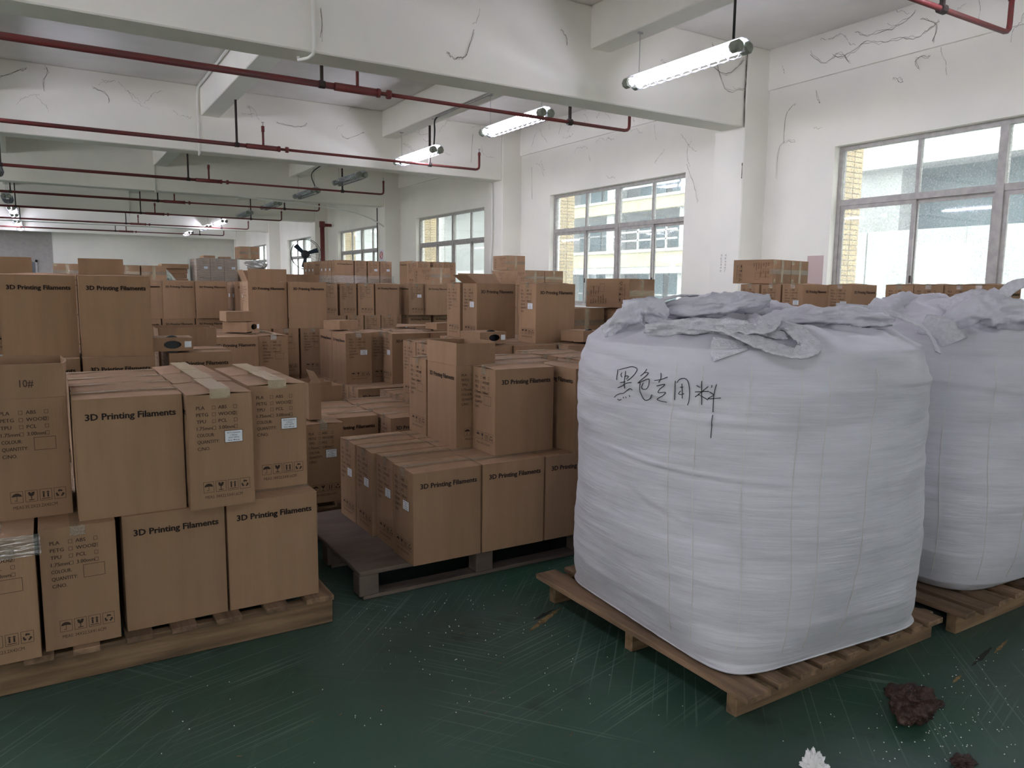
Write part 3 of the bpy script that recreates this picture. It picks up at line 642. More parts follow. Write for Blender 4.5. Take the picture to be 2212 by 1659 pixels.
# ------------------------------------------------------------------ pallets
def slat_pallet(x0, x1, y0, y1, h, boards, label, over=.03, rz=0, missing=(), bl=None):
    "deck boards run in depth, three long stringers run across"
    r = thing('wooden_pallet', label, 'pallet', (x0, y0, 0), rz)
    L_, D = x1-x0, y1-y0
    for i, yy in enumerate((0, D/2-.02, D-.04)):
        MB().bbox((0, yy, .001), (L_, yy+.042, h-.022), .003).build('stringer', M['woodx'], r)
    for i, (a, c) in enumerate(boards):
        e = over+random.uniform(-.01, .008); 
        if bl and i in bl: e = bl[i]
        MB().bbox((a-x0, -e, h-.0215), (c-x0, D+.02, h), .002).build('deck_board', M['wood'], r)
    for yy in (.0, D-.09):
        pass
    return r
def ply_pallet(x0, x1, y0, y1, h, label, mm='wood_dark'):
    r = thing('plywood_pallet', label, 'pallet', (x0, y0, 0)); L_, D = x1-x0, y1-y0
    MB().bbox((-.0, -.0, h-.02), (L_, D, h), .004).build('deck_panel', M[mm], r)
    for yy in (0, D/2-.04, D-.08): MB().bbox((.02, yy+.004, .001), (L_-.02, yy+.084, .018), .002).build('bottom_board', M[mm], r)
    for xx in (0, L_/2-.045, L_-.09):
        for yy in (0, D/2-.04, D-.08): MB().bbox((xx, yy, .0185), (xx+.09, yy+.08, h-.0205), .004).build('block', M[mm], r)
    return r
# ------------------------------------------------------------------ carton table
Z0, Z1, Z2, Z3 = .131, .547, .963, 1.379
import sys
BX = []   # dict per carton
def C(stack, kind, x, y, z, **k):
    BX.append(dict(stack=stack, kind=kind, x=x, y=y, z=z, **k)); return BX[-1]
def rows(stack, kind, x, ys, z, **k):
    for y in ys: C(stack, kind, x, y, z, **k)
A = 'front left pallet'
C(A, 'N', -.297, 2.80, Z0, form='b', film=1); C(A, 'N', -.062, 2.83, Z0); C(A, 'W', .183, 2.86, Z0); C(A, 'W', .530, 2.86, Z0)
rows(A, 'N', -.297, (3.16, 3.51), Z0); rows(A, 'N', -.062, (3.185, 3.53), Z0); rows(A, 'W', .183, (3.09, 3.32, 3.55), Z0); rows(A, 'W', .530, (3.09, 3.32, 3.55), Z0)
C(A, 'N', -.180, 3.00, Z1, form='b', open=[('L', .115, -1), ('R', .118, 2), ('F', .115, 2), ('B', .117, 3)], ten=1, nl=1)
C(A, 'W', .058, 2.875, Z1, shape=1); rows(A, 'W', .06, (3.105, 3.335, 3.565), Z1, shape=3)
C(A, 'N', .402, 2.825, Z1, label=1, shape=2, pale=1); rows(A, 'N', .408, (3.185, 3.53), Z1, shape=2, pale=1)
C(A, 'N', .648, 2.99, Z1, label=1, shape=2, pale=1); C(A, 'N', .652, 3.345, Z1, shape=2, pale=1)
B_ = 'second left pallet'
for x in (-.2, .152, .575): rows(B_, 'W', x, (4.50, 4.73, 4.96), Z0)
C(B_, 'W', .59, 5.19, Z0)
C(B_, 'W', -.2, 4.48, Z1); C(B_, 'W', .150, 4.47, Z1); rows(B_, 'W', -.2, (4.73, 4.96), Z1); rows(B_, 'W', .152, (4.73, 4.96), Z1)
C(B_, 'W', .578, 4.60, Z1); C(B_, 'W', .590, 4.84, Z1); C(B_, 'W', .580, 5.08, Z1, open=[('F', .118, -4), ('B', .125, -2), ('L', .115, 0), ('R', .115, 2)], nl=1)
C(B_, 'W', -.197, 4.60, Z2, tall=1.02); C(B_, 'W', .153, 4.53, Z2, shape=1, tall=1.02)
C(B_, 'N', -.27, 4.86, Z2, open=[('L', .105, 0), ('B', .11, 15), ('R', .1, 10)]); C(B_, 'N', .165, 4.78, Z2, open=[('L', .105, 0), ('F', .02, 5)])
D_ = 'narrow mid left pallet'
C(D_, 'W', 1.022, 5.86, Z0); C(D_, 'N', 1.368, 5.88, Z0); rows(D_, 'W', 1.022, (6.10, 6.34, 6.58), Z0); C(D_, 'N', 1.368, 6.24, Z0)
C(D_, 'W', 1.022, 5.86, Z1, shape=2); C(D_, 'N', 1.368, 5.89, Z1, shape=2); rows(D_, 'W', 1.022, (6.10, 6.34, 6.58), Z1, shape=2); C(D_, 'N', 1.368, 6.25, Z1, shape=2)
E_ = 'open topped stack'
for x in (1.475, 1.715, 1.955): rows(E_, 'N', x, (6.83, 7.19), Z0); rows(E_, 'N', x, (6.82, 7.19), Z1)
C(E_, 'W', 1.515, 6.86, Z2, open=[('F', .11, 3), ('L', .11, 25), ('B', .1, 10)]); C(E_, 'W', 1.863, 6.82, Z2, open=[('B', .075, -20), ('R', .1, 95)])
G_ = 'middle corner stack'
for x in (2.05, 2.395, 2.74): rows(G_, 'W', x, (5.61, 5.84, 6.07, 6.30), Z0)
C(G_, 'N', 2.07, 5.95, Z1, shape=1, label=1); C(G_, 'N', 2.072, 6.30, Z1, shape=1); C(G_, 'N', 2.305, 6.025, Z1, shape=1); C(G_, 'W', 2.41, 5.79, Z1, shape=2, label=1)
rows(G_, 'W', 2.545, (6.03, 6.27), Z1, shape=2); C(G_, 'W', 2.76, 5.80, Z1, shape=1)
K_ = 'low middle pallet'
rows(K_, 'W', 1.404, (4.42, 4.655, 4.885), Z0, shape=2); rows(K_, 'W', 1.760, (4.265, 4.495, 4.725, 4.955), Z0, shape=2)
rows(K_, 'W', 1.05, (4.46, 4.70), Z0, shape=2); C(K_, 'W', 1.41, 5.115, Z0, open=[('F', .11, -2), ('B', .11, 4), ('L', .11, 6), ('R', .11, 2)]); C(K_, 'W', 1.43, 5.36, Z0, open=[('F', .11, -3), ('B', .11, 6), ('L', .1, 3), ('R', .1, 2)])
rows(K_, 'W', 2.195, (4.62, 4.85, 5.08, 5.31), Z0, shape=1)
rows(K_, 'W', 2.195, (4.62, 4.85), Z1, shape=2, label=1)
N_ = 'lone box behind plywood pallet'
C(N_, 'N', 1.156, 4.03, .150, tall=1.07, label=1)
M_ = 'plywood pallet'
for i, y in enumerate((2.935, 3.165, 3.40, 3.635)):
    C(M_, 'W', (1.312, 1.322, 1.306, 1.303)[i], y, Z0, shape=1, label=1)
    C(M_, 'W', (1.66, 1.665, 1.655, 1.652)[i], y, Z0, shape=1); C(M_, 'W', (2.005, 2.01, 2.0, 2.0)[i], y, Z0, shape=1)
C(M_, 'N', 1.717, 3.31, Z1, open=[('L', .11, 0), ('R', .11, 3), ('F', .115, 2), ('B', .112, 0)], form='b'); C(M_, 'W', 1.718, 3.665, Z1)
C(M_, 'W', 1.797, 3.065, Z1, shape=2); C(M_, 'N', 2.168, 2.93, Z1, shape=2, form='b')
rows(M_, 'W', 1.968, (3.335,), Z1, shape=1); rows(M_, 'W', 2.065, (3.565,), Z1, shape=1)
O_ = 'stack behind big bag'
for x in (2.46,): rows(O_, 'W', x, (3.05, 3.28, 3.51, 3.74), Z0); rows(O_, 'W', x, (3.28, 3.51, 3.74), Z1, shape=1)
H_ = 'tall middle stack'
C(H_, 'W', 2.318, 4.11, Z0); C(H_, 'W', 2.665, 4.10, Z0); C(H_, 'W', 3.015, 4.10, Z0)
rows(H_, 'W', 2.665, (4.33, 4.56, 4.79, 5.02, 5.25), Z0); rows(H_, 'W', 3.015, (4.33, 4.56, 4.79, 5.02, 5.25), Z0)
C(H_, 'W', 2.318, 4.305, Z1, shape=1, base=1); C(H_, 'W', 2.665, 4.275, Z1, shape=1); C(H_, 'W', 3.018, 4.17, Z1, shape=1)
rows(H_, 'W', 2.665, (4.51, 4.74, 4.97, 5.20), Z1); rows(H_, 'W', 3.018, (4.41, 4.64, 4.87, 5.10), Z1)
C(H_, 'W', 2.920, 4.43, Z2, label=1); C(H_, 'W', 2.722, 4.925, Z2, label=1, open=[('B', .115, 48), ('R', .11, 20), ('L', .11, 55)]); C(H_, 'W', 2.712, 5.17, Z2)
V_ = 'far left row'
for x in (.75, 1.10, 1.45, 1.885): rows(V_, 'W', x, (9.2, 9.43), Z0); rows(V_, 'W', x, (9.2, 9.43), Z1)
C(V_, 'W', .778, 9.22, Z2); C(V_, 'W', 1.118, 9.22, Z2); C(V_, 'W', 1.462, 9.17, Z2); C(V_, 'W', .778, 9.46, Z2); C(V_, 'W', 1.118, 9.46, Z2)
rows(V_, 'W', 1.885, (9.2, 9.43), Z2, label=1)
U_ = 'short far stack'
for z in (Z0, Z1, Z2): rows(U_, 'W', 1.91, (8.6, 8.83), z, **(dict(label=1) if z == Z2 else {}))
F_ = 'far wide stack'
for z in (Z0, Z1):
    C(F_, 'W', 3.005, 9.56, z); C(F_, 'N', 3.358, 9.56, z); C(F_, 'N', 3.594, 9.56, z); C(F_, 'N', 3.828, 9.56, z)
    rows(F_, 'W', 2.76, (9.80, 10.03), z); rows(F_, 'W', 3.1, (9.93,), z)
    C(F_, 'W', 4.225, 9.56, z, label=1); C(F_, 'W', 4.60, 9.56, z); C(F_, 'W', 4.95, 9.56, z); C(F_, 'W', 4.225, 9.80, z); C(F_, 'W', 4.60, 9.80, z)
C(F_, 'N', 2.78, 9.58, Z2); C(F_, 'N', 3.015, 9.58, Z2); C(F_, 'N', 3.27, 9.58, Z2); C(F_, 'N', 3.515, 9.58, Z2); C(F_, 'W', 3.755, 9.58, Z2)
C(F_, 'N', 4.19, 9.47, Z2, label=1); C(F_, 'W', 4.425, 9.42, Z2); C(F_, 'W', 4.78, 9.45, Z2)
Q_ = 'wrapped window stack'
for z in (Z0, Z1, Z2, Z3):
    lb = dict(label=1) if z == Z3 else {}
    C(Q_, 'W', 4.43, 13.2, z); C(Q_, 'N', 4.79, 13.2, z); C(Q_, 'N', 5.035, 13.2, z, **lb); C(Q_, 'N', 5.275, 13.2, z, **lb)
    if z >= Z0: rows(Q_, 'W', 4.43, (13.44, 13.67, 13.90), z, **lb); rows(Q_, 'W', 4.40, (14.35, 14.58, 14.81), z, **lb)
QQ = 'third window stack'
for z in (Z0, Z1, Z2, Z3):
    C(QQ, 'N', 5.545, 12.6, z); C(QQ, 'N', 5.785, 12.62, z); C(QQ, 'N', 6.06, 12.6, z); C(QQ, 'N', 6.29, 12.6, z)
S_ = 'film wrapped stack'
for z in (Z0, Z1, Z2, Z3):
    lb = dict(label=1) if z == Z3 else {}
    for x in (2.30, 2.535, 2.77): C(S_, 'N', x, 14.3, z, **lb)
    if z == Z3:
        for x in (2.30, 2.535, 2.77): C(S_, 'N', x, 14.65, z)
R0, R1, R2, R3 = .156, .572, .988, 1.404
R_ = 'near window stack'
for z in (R0, R1, R2):
    lb = dict(label=1) if z == R2 else {}
    rows(R_, 'W', 5.66, (4.34,), z, **lb); rows(R_, 'W', 5.66, (4.58, 4.82), z); rows(R_, 'W', 6.02, (4.58, 4.82), z)
    if z < R2: rows(R_, 'W', 5.66, (4.10,), z)
    rows(R_, 'W', 5.66, (3.87,), z, **lb)
RR = 'stack behind second bag'
for z in (R0, R1, R2):
    rows(RR, 'W', 5.655, (3.35,), z, **(dict(label=1) if z == R2 else {})); rows(RR, 'W', 5.655, (3.12, 2.89), z); rows(RR, 'W', 5.45, (2.655,), z)
Y_ = 'stack before second window'
for z in (Z0, Z1): rows(Y_, 'W', 3.72, (4.40, 4.63, 4.86), z); rows(Y_, 'W', 4.06, (4.40, 4.63, 4.86), z); 
rows(Y_, 'W', 3.375, (4.66, 4.89), Z0); rows(Y_, 'W', 3.375, (4.66, 4.89), Z1)
T_ = 'second window stack'
for z in (Z0, Z1, Z2): rows(T_, 'W', 6.2, (9.70, 9.93, 10.16), z); rows(T_, 'W', 6.55, (9.70, 9.93, 10.16), z)
L_ = 'background left stack'
for x in (.13, .50, .88, 1.25):
    for z in (Z0, Z1, Z2): C(L_, 'W', x, 12.4, z)
# ---- build cartons
def overlaps(a, b):
    ax = (a['x'], a['x']+(CW if a['kind'] == 'W' else CD)); ay = (a['y'], a['y']+(CD if a['kind'] == 'W' else CW))
    bx_ = (b['x'], b['x']+(CW if b['kind'] == 'W' else CD)); by = (b['y'], b['y']+(CD if b['kind'] == 'W' else CW))
    return min(ax[1], bx_[1])-max(ax[0], bx_[0]) > .01 and min(ay[1], by[1])-max(ay[0], by[0]) > .01
LEV = ['bottom', 'second', 'third', 'top']
ORD = ['first', 'second', 'third', 'fourth', 'fifth', 'sixth', 'seventh', 'eighth', 'ninth', 'tenth', 'eleventh', 'twelfth']
# depth rows and left-to-right order inside each stack level, for the labels
from collections import defaultdict
lv = defaultdict(list)
for c in BX: lv[(c['stack'], round(c['z'], 2))].append(c)
zs_of = defaultdict(set)
for c in BX: zs_of[c['stack']].add(round(c['z'], 2))
for (st, z), L in lv.items():
    L.sort(key=lambda c: c['y']); rws = []
    for c in L:
        if rws and c['y']-rws[-1][0]['y'] < .13: rws[-1].append(c)
        else: rws.append([c])
    zi = sorted(zs_of[st]).index(z); nz_ = len(zs_of[st])
    lname = 'top' if zi == nz_-1 and nz_ > 1 else LEV[min(zi, 2)]
    for ri, rw in enumerate(rws):
        rw.sort(key=lambda c: c['x'])
        for xi, c in enumerate(rw):
            look = 'open carton' if c.get('open') else ('carton with white label' if c.get('label') else 'kraft carton')
            pos = (ORD[xi]+' from left') if len(rw) > 1 else ''
            rowt = ('front row' if ri == 0 else ORD[ri]+' row back') if len(rws) > 1 else ''
            lay = lname+' layer' if nz_ > 1 else ''
            c['lab'] = ', '.join(t for t in (look, pos, rowt, lay, st) if t)
rnd = random.Random(11)
ink = 0
for c in BX:
    W_ = c['kind'] == 'W'
    cx = c['x']+(CW/2 if W_ else CD/2); cy = c['y']+(CD/2 if W_ else CW/2)
    rz = (0 if W_ else pi/2)+radians(rnd.uniform(-.55, .55))
    r = thing('carton', c['lab'], 'carton', (cx, cy, c['z']), rz, 'kraft cartons on the '+c['stack'])
    if c.get('tall'): r.scale = (1, 1, c['tall'])
    covered = any(o is not c and abs(o['z']-c['z']-.416) < .02 and overlaps(c, o) for o in BX)
    link('carton_body', BODY['open' if c.get('open') else 'closed'], r)
    if c.get('open'):
        for i, (sd, ln, an) in enumerate(c['open']): link('flap', fopen(sd, ln, an, i), r)
        if c.get('ten'):
            # lettering on the standing flap that faces the viewer
            me = bpy.data.meshes.new('printed_number'); me.from_pydata([(-CW/2-.0035, -u, CH+v-.045) for u, v in ten.v], [], ten.f); me.materials.append(M['ink_thin']); link('printed_number', me, r)
    else:
        k = 0 if covered else c.get('shape', rnd.choice((1, 3)))
        for f_ in FL[k]: link('flap', f_, r)
        link('packing_tape', TAPEP if (c.get('pale') and k) else TAPE[k], r)
    back = c['y'] > 3 and covered and any(o is not c and abs(o['z']-c['z']) < .01 and o['stack'] == c['stack'] and abs(o['x']-c['x']) < .1 and 0 < c['y']-o['y'] < .5 for o in BX)
    link('printed_lettering', PM['wideF' if W_ else 'wideB'], r)
    link('printed_checklist', PM['form%sL' % c.get('form', 'a')], r); link('handling_symbols', PM['sym%sL' % c.get('form', 'a')], r)
    if c.get('label'):
        l_ = link('paper_label', PM['label'], r); link('label_print', PM['labelt'], l_)
# ---- cartons lying on their sides
def lying(x, y, z, rz, flip, label, group, lab_=False):
    "corner (x,y) is the near left foot; flip 1 = top end to the viewer, -1 = bottom end to the viewer"
    r = thing('carton', label, 'carton', (0, 0, 0), 0, group)
    Rm = Matrix.Rotation(rz, 4, 'Z')
    if flip > 0: Rx = Matrix.Rotation(pi/2, 4, 'X'); off = Vector((CW/2, CH+.004, CD/2))
    else: Rx = Matrix.Rotation(-pi/2, 4, 'X'); off = Vector((CW/2, .004, CD/2))
    r.matrix_world = Matrix.Translation((x, y, z+.009)) @ Rm @ Matrix.Translation(off) @ Rx
    link('carton_body', BODY['closed'], r)
    for f_ in FL[0]: link('flap', f_, r)
    link('packing_tape', TAPE[0], r); link('cross_tape', CROSS, r)
    link('printed_checklist', PM['formaL'], r); link('handling_symbols', PM['symaL'], r)
    if flip < 0:   # bottom end carries tape too
        b_ = MB().add([(-CW/2, -.022, -.002), (CW/2, -.022, -.002), (CW/2, .022, -.002), (-CW/2, .022, -.002)], [(0, 1, 2, 3)]).add([(-.02, -CD/2, -.0015), (.02, -CD/2, -.0015), (.02, CD/2, -.0015), (-.02, CD/2, -.0015)], [(0, 1, 2, 3)])
        b_.build('bottom_tape', M['tape_pale'], r)
    return r
gl = 'cartons lying on their sides'
lying(5.80, 4.79, R3, radians(11), 1, 'carton lying on its side, left of two, on the near window stack', gl)
lying(6.142, 4.857, R3, radians(11), 1, 'carton lying on its side, right of two, on the near window stack', gl)
lying(3.80, 4.47, Z2+.231, radians(14), -1, 'taped carton lying on its side before the second window', gl)
lying(3.83, 4.45, Z2, radians(6), -1, 'carton on its side directly beneath the taped lying one', gl)
lying(3.42, 4.72, Z2, 0, 1, 'sunlit carton on its side right of the tall middle pallet', gl)
lying(4.57, 9.56, Z3, radians(13), 1, 'taped carton lying on the far wide middle pallet', gl)
lying(6.22, 9.72, Z3, 0, 1, 'left lying carton on the far stack by the second window', gl); lying(6.57, 9.72, Z3, 0, -1, 'right lying carton on the far stack by the second window', gl)
lying(6.12, 10.05+.1, Z3, 0, 1, 'rear lying carton on the far stack by the second window', gl)
lying(6.15, 10.17, Z3+.231, 0, 1, 'plain carton topmost before the second column', gl)
lying(.13, 12.4, Z3, 0, 1, 'lying carton farthest left in the background stack', gl); lying(.88, 12.4, Z3, 0, -1, 'lying carton in the background left stack, middle one', gl); lying(1.235, 12.4, Z3, 0, 1, 'lying carton in the background left stack, right one', gl)
lying(3.05, 14.35, Z3+.42, 0, 1, 'dark carton topmost beside the far film wrapped pallet', gl)
for x in (2.30, 2.535): pass
# ---- pallets
bA = [(-.28, -.20), (-.125, -.04), (.015, .095), (.175, .26), (.32, .405), (.47, .56), (.65, .735), (.805, .915)]
slat_pallet(-.30, .92, 2.85, 3.95, .13, bA, 'slatted pine pallet under the front left cartons', .045)
def even(x0, x1, n=7, w=.09): return [(x0+(x1-x0-w)*i/(n-1), x0+(x1-x0-w)*i/(n-1)+w) for i in range(n)]
PAL = [(-.28, .96, 4.47, 5.5, 'slatted pallet under the second left cartons'), (.98, 1.64, 5.85, 6.77, 'narrow pallet behind the second left one'), (1.46, 2.22, 6.82, 7.62, 'pallet under the open topped stack'),
       (2.03, 3.13, 5.6, 6.6, 'pallet under the corner stack'), (1.03, 2.13, 4.43, 5.58, 'pallet under the low middle cartons'), (2.17, 2.56, 4.62, 5.53, 'half hidden pallet end in the middle'),
       (2.43, 2.82, 3.05, 3.99, 'pallet hidden behind the big bag'), (2.66, 3.345, 4.12, 5.5, 'pallet under the tall middle stack'), (2.30, 2.65, 4.1, 4.6, 'short pallet beside the tall middle stack'), (.72, 2.26, 9.2, 9.75, 'pallet under the far mid left row'),
       (1.88, 2.28, 8.6, 9.08, 'pallet under the short stack'), (2.75, 5.3, 9.5, 10.4, 'pallet under the far wide stack'), (4.4, 5.52, 13.2, 15.1, 'pallet under the film wrapped stack by the windows'), (5.53, 6.55, 12.6, 13.0, 'pallet under the cartons by the third window'),
       (2.28, 3.02, 14.3, 15.1, 'pallet under the film wrapped far left stack'), (3.37, 4.42, 4.4, 5.15, 'pallet right of the tall middle stack'), (6.18, 6.92, 9.7, 10.5, 'pallet by the second window'), (.15, 1.86, 12.4, 12.75, 'pallet in the far left background'),
       (5.64, 6.4, 3.85, 5.08, 'pallet under the near window stack'), (5.43, 6.02, 2.65, 3.6, 'pallet under the stack behind the second bag')]
for a, b, c, d, l in PAL: slat_pallet(a, b, c, d, .155 if a > 5.4 and d < 6 else .13, even(a, b, max(3, int((b-a)/.155))), l, .01)
slat_pallet(1.13, 1.41, 4.0, 4.4, .149, even(1.13, 1.41, 2), 'small pallet end under the lone labelled box', .01)
ply_pallet(1.082, 2.32, 2.985, 3.93, .13, 'dark plywood block pallet in the middle of the floor')
# ---- film around wrapped pallets
def film(x0, x1, y0, y1, z0, z1, label):
    b = MB(); n = 12; pts = []
    P_ = [(x0, y0), (x1, y0), (x1, y1), (x0, y1), (x0, y0)]
    ring = []
    for i in range(4):
        for k in range(n): t = k/n; ring.append((P_[i][0]*(1-t)+P_[i+1][0]*t, P_[i][1]*(1-t)+P_[i+1][1]*t))
    cx, cy = (x0+x1)/2, (y0+y1)/2; vs = []; m_ = 8
    for j in range(m_+1):
        for (x, y) in ring:
            s_ = 1+.012*noise.noise(Vector((x*4, y*4, j*1.7)))
            vs.append((cx+(x-cx)*s_, cy+(y-cy)*s_, z0+(z1-z0)*j/m_))
    N4 = 4*n; b.add(vs, [(j*N4+i, j*N4+(i+1) % N4, (j+1)*N4+(i+1) % N4, (j+1)*N4+i) for j in range(m_) for i in range(N4)])
    return tag(b.build('stretch_film', M['film'], None, True), label, 'plastic film')
film(2.27, 3.02, 14.27, 15.02, Z2, Z3+.43, 'clear stretch film wrapped round the far left pallet')
film(4.40, 5.53, 13.17, 14.16, Z2, Z3+.15, 'clear stretch film round the lower part of the pallet by the windows')
film(-.31, -.055, 2.785, 3.16, Z0+.35, Z0+.42, 'crumpled stretch film over the front left corner carton')
# silver bundle, clear sack, flat stacks in the background
b = MB(); vs = []
for j in range(9):
    for i in range(17): a = 2*pi*i/16; p_ = pi*j/8; q = .8+.35*noise.noise(Vector((cos(a)*2, sin(a)*2, j*.8))); vs.append((.24*cos(a)*sin(p_)*q, .16*sin(a)*sin(p_)*q, .11*cos(p_)*q))
b.add(vs, [(j*17+i, j*17+i+1, (j+1)*17+i+1, (j+1)*17+i) for j in range(8) for i in range(16)])
o = b.build('plastic_bundle', M['silver']); o.location = (3.3, 14.25, Z3+.31); tag(o, 'silvery crumpled plastic bundle right of the far left wrapped pallet', 'plastic bundle')
C_ = MB().box((3.03, 14.1, 0), (3.4, 14.6, Z3+.21)); tag(C_.build('carton_pile', M['card']), 'plain brown carton pile under the silvery bundle', 'carton')
r = thing('flat_carton_stack', 'stack of flattened cartons in the left background', 'cardboard', (1.78, 14.6, 0))
for i in range(20): MB().box((random.uniform(-.03, .03), random.uniform(-.03, .03), i*.085), (.42+random.uniform(-.03, .03), .5, i*.085+.08)).build('flat_carton', M['card_in'], r)
b = MB(); vs = []
for j in range(9):
    for i in range(17): a = 2*pi*i/16; rr_ = (.30, .30, .29, .27, .25, .22, .17, .1, .02)[j]*(1+.12*noise.noise(Vector((cos(a)*2, sin(a)*2, j*.9)))); vs.append((rr_*cos(a), rr_*.7*sin(a), j*.09))
b.add(vs, [(j*17+i, j*17+i+1, (j+1)*17+i+1, (j+1)*17+i) for j in range(8) for i in range(16)])
M['camo'] = mat('mottled_clear_plastic', (.55, .6, .52), .4, noise_amt=.9, noise_scale=14, col2=(.05, .1, .07))
o = b.build('plastic_sack', M['camo'], None, True); o.location = (1.62, 13.05, .84); o.scale.z = 1.05; tag(o, 'mottled green and clear plastic sack in the left background', 'sack')
o2 = MB().box((1.53, 13.35, 0), (2.0, 13.7, 1.3)).build('carton_pile', M['card_in']); tag(o2, 'plain carton pile behind the mottled sack', 'carton')
for i, (x, y, z, w, h) in enumerate(((2.44, 14.4, Z3+.42, .2, .05), (2.7, 14.4, Z3+.42, .2, .035))):
    o = MB().bbox((0, 0, 0), (w, .25, h), .004).build('small_carton', M['card']); o.location = (x, y, z+.004); o.rotation_euler.z = .1-.2*i
    tag(o, ['small flat box on the film wrapped far left pallet, left one', 'small flat box on the film wrapped far left pallet, right one'][i], 'box')
# ---- spool boxes (flat single-spool cartons with an oval hole)
def spool_box(loc, rz, label, hole=True, standing=False, lab2=True, w=.205, d=.205, h=.072, open_top=False):
    r = thing('spool_box', label, 'box', loc, rz, 'small single spool boxes')
    b = MB(); x = w/2; n = 24; ox, oz, ra, rb = .01, h/2, .045, .022
    fr = [(-x, -d/2, 0), (x, -d/2, 0), (x, -d/2, h), (-x, -d/2, h)]
    # front face with an oval hole
    if hole:
        ov = [(ox+ra*cos(2*pi*i/n), -d/2, oz+rb*sin(2*pi*i/n)) for i in range(n)]
        def edge(a):
            c_, s_ = cos(a), sin(a); k = min((x-ox*(1 if c_ > 0 else -1))/abs(c_) if abs(c_) > 1e-6 else 9, (h/2)/abs(s_) if abs(s_) > 1e-6 else 9); return (ox+c_*k, -d/2, oz+s_*k)
        angs = sorted(set([2*pi*i/n for i in range(n)]+[atan2(q[2]-oz, q[0]-ox) % (2*pi) for q in fr]))
        m_ = len(angs); inn = [(ox+ra*cos(a), -d/2, oz+rb*sin(a)) for a in angs]; outr = [edge(a) for a in angs]
        b.add(inn+outr, [(i, (i+1) % m_, m_+(i+1) % m_, m_+i)[::-1] for i in range(m_)])
        b.add([(p[0], p[1]+.004, p[2]) for p in inn]+inn, [(i, (i+1) % m_, m_+(i+1) % m_, m_+i) for i in range(m_)])
    else: b.add(fr, [(0, 1, 2, 3)])
    b.add([(-x, -d/2, 0), (x, -d/2, 0), (x, d/2, 0), (-x, d/2, 0), (-x, -d/2, h), (x, -d/2, h), (x, d/2, h), (-x, d/2, h)],
          [(3, 2, 1, 0), (1, 2, 6, 5), (2, 3, 7, 6), (3, 0, 4, 7)]+([] if open_top else [(4, 5, 6, 7)]))
    b.build('box_body', M['card'], r)
    if not open_top: MB().box((-x+.001, -d/2+.001, h+.0003), (x-.001, d/2-.001, h+.003)).build('lid', M['card'], r)
    if hole: MB().tube([(ox, -d/2+.03, h/2), (ox, -d/2+.05, h/2)], .05, 20).tube([(0, 0, h/2-.028), (0, 0, h/2-.024)], .092, 28).tube([(0, 0, h/2+.024), (0, 0, h/2+.028)], .092, 28).tube([(0, 0, h/2-.024), (0, 0, h/2+.024)], .07, 24).build('filament_spool', M['spool'], r)
    if lab2: MB().box((x-.045, -d/2-.0012, h/2-.016), (x-.01, -d/2-.0002, h/2+.018)).build('paper_label', M['paper'], r)
    if standing: r.rotation_euler = (0, 0, rz)
    return r
spool_box((.59, 4.69, Z2+.012), radians(-2), 'small spool box with black oval hole, on the second left pallet', w=.235, d=.2)
spool_box((1.30, 6.15, Z2+.024), radians(50), 'small spool box, lower of two stacked behind the second left pallet', d=.2)
spool_box((1.27, 6.17, Z2+.104), radians(3), 'small spool box, upper of two stacked behind the second left pallet', hole=False, lab2=False)
spool_box((2.16, 6.32, Z2+.017), radians(22), 'small plain spool box on the corner stack', hole=False, lab2=False)
spool_box((2.50, 4.43, Z2+.019), radians(8), 'spool box with oval hole beside the tall open carton', w=.22, d=.22)
spool_box((3.22, 4.30, Z2+.019), radians(15), 'half open spool box right of the tall middle stack', w=.2, d=.2)
spool_box((2.96, 6.0, Z2+.02), radians(12), 'small loose box on the rear of the corner stack', hole=False, w=.22, d=.16, h=.05)
r = spool_box((1.243, 4.19, .150+.416*1.07+.016), 0, 'spool box standing on end on the lone labelled box', hole=False, lab2=False, w=.068, d=.2, h=.205, open_top=True)
fm = MB().add([(.034, -.1, .205), (.034, .1, .205), (.010, .09, .262), (.010, -.06, .262), (.036, -.1, .205), (.036, .1, .205), (.012, .09, .262), (.012, -.06, .262)], [(0, 1, 2, 3), (7, 6, 5, 4), (2, 3, 7, 6), (0, 3, 7, 4), (1, 5, 6, 2)]); fm.build('flap', M['card'], r)
MB().add([(-.034, -.1, .205), (-.004, -.1, .205), (-.012, -.098, .225), (-.034, -.098, .205), ], [(0, 1, 2, 3)]).build('flap', M['card'], r)
# loose flat flaps of cardboard on the corner stack
o = MB().add([(0, 0, 0), (.36, -.02, .006), (.40, .2, .004), (.12, .26, .012), (0, 0, .004), (.36, -.02, .010), (.40, .2, .008), (.12, .26, .016)], [(3, 2, 1, 0), (4, 5, 6, 7), (0, 1, 5, 4), (1, 2, 6, 5), (2, 3, 7, 6), (3, 0, 4, 7)]).build('cardboard_sheet', M['card_in']); o.location = (2.62, 6.2, Z2+.03); tag(o, 'loose cardboard sheet lying on the corner stack', 'cardboard')
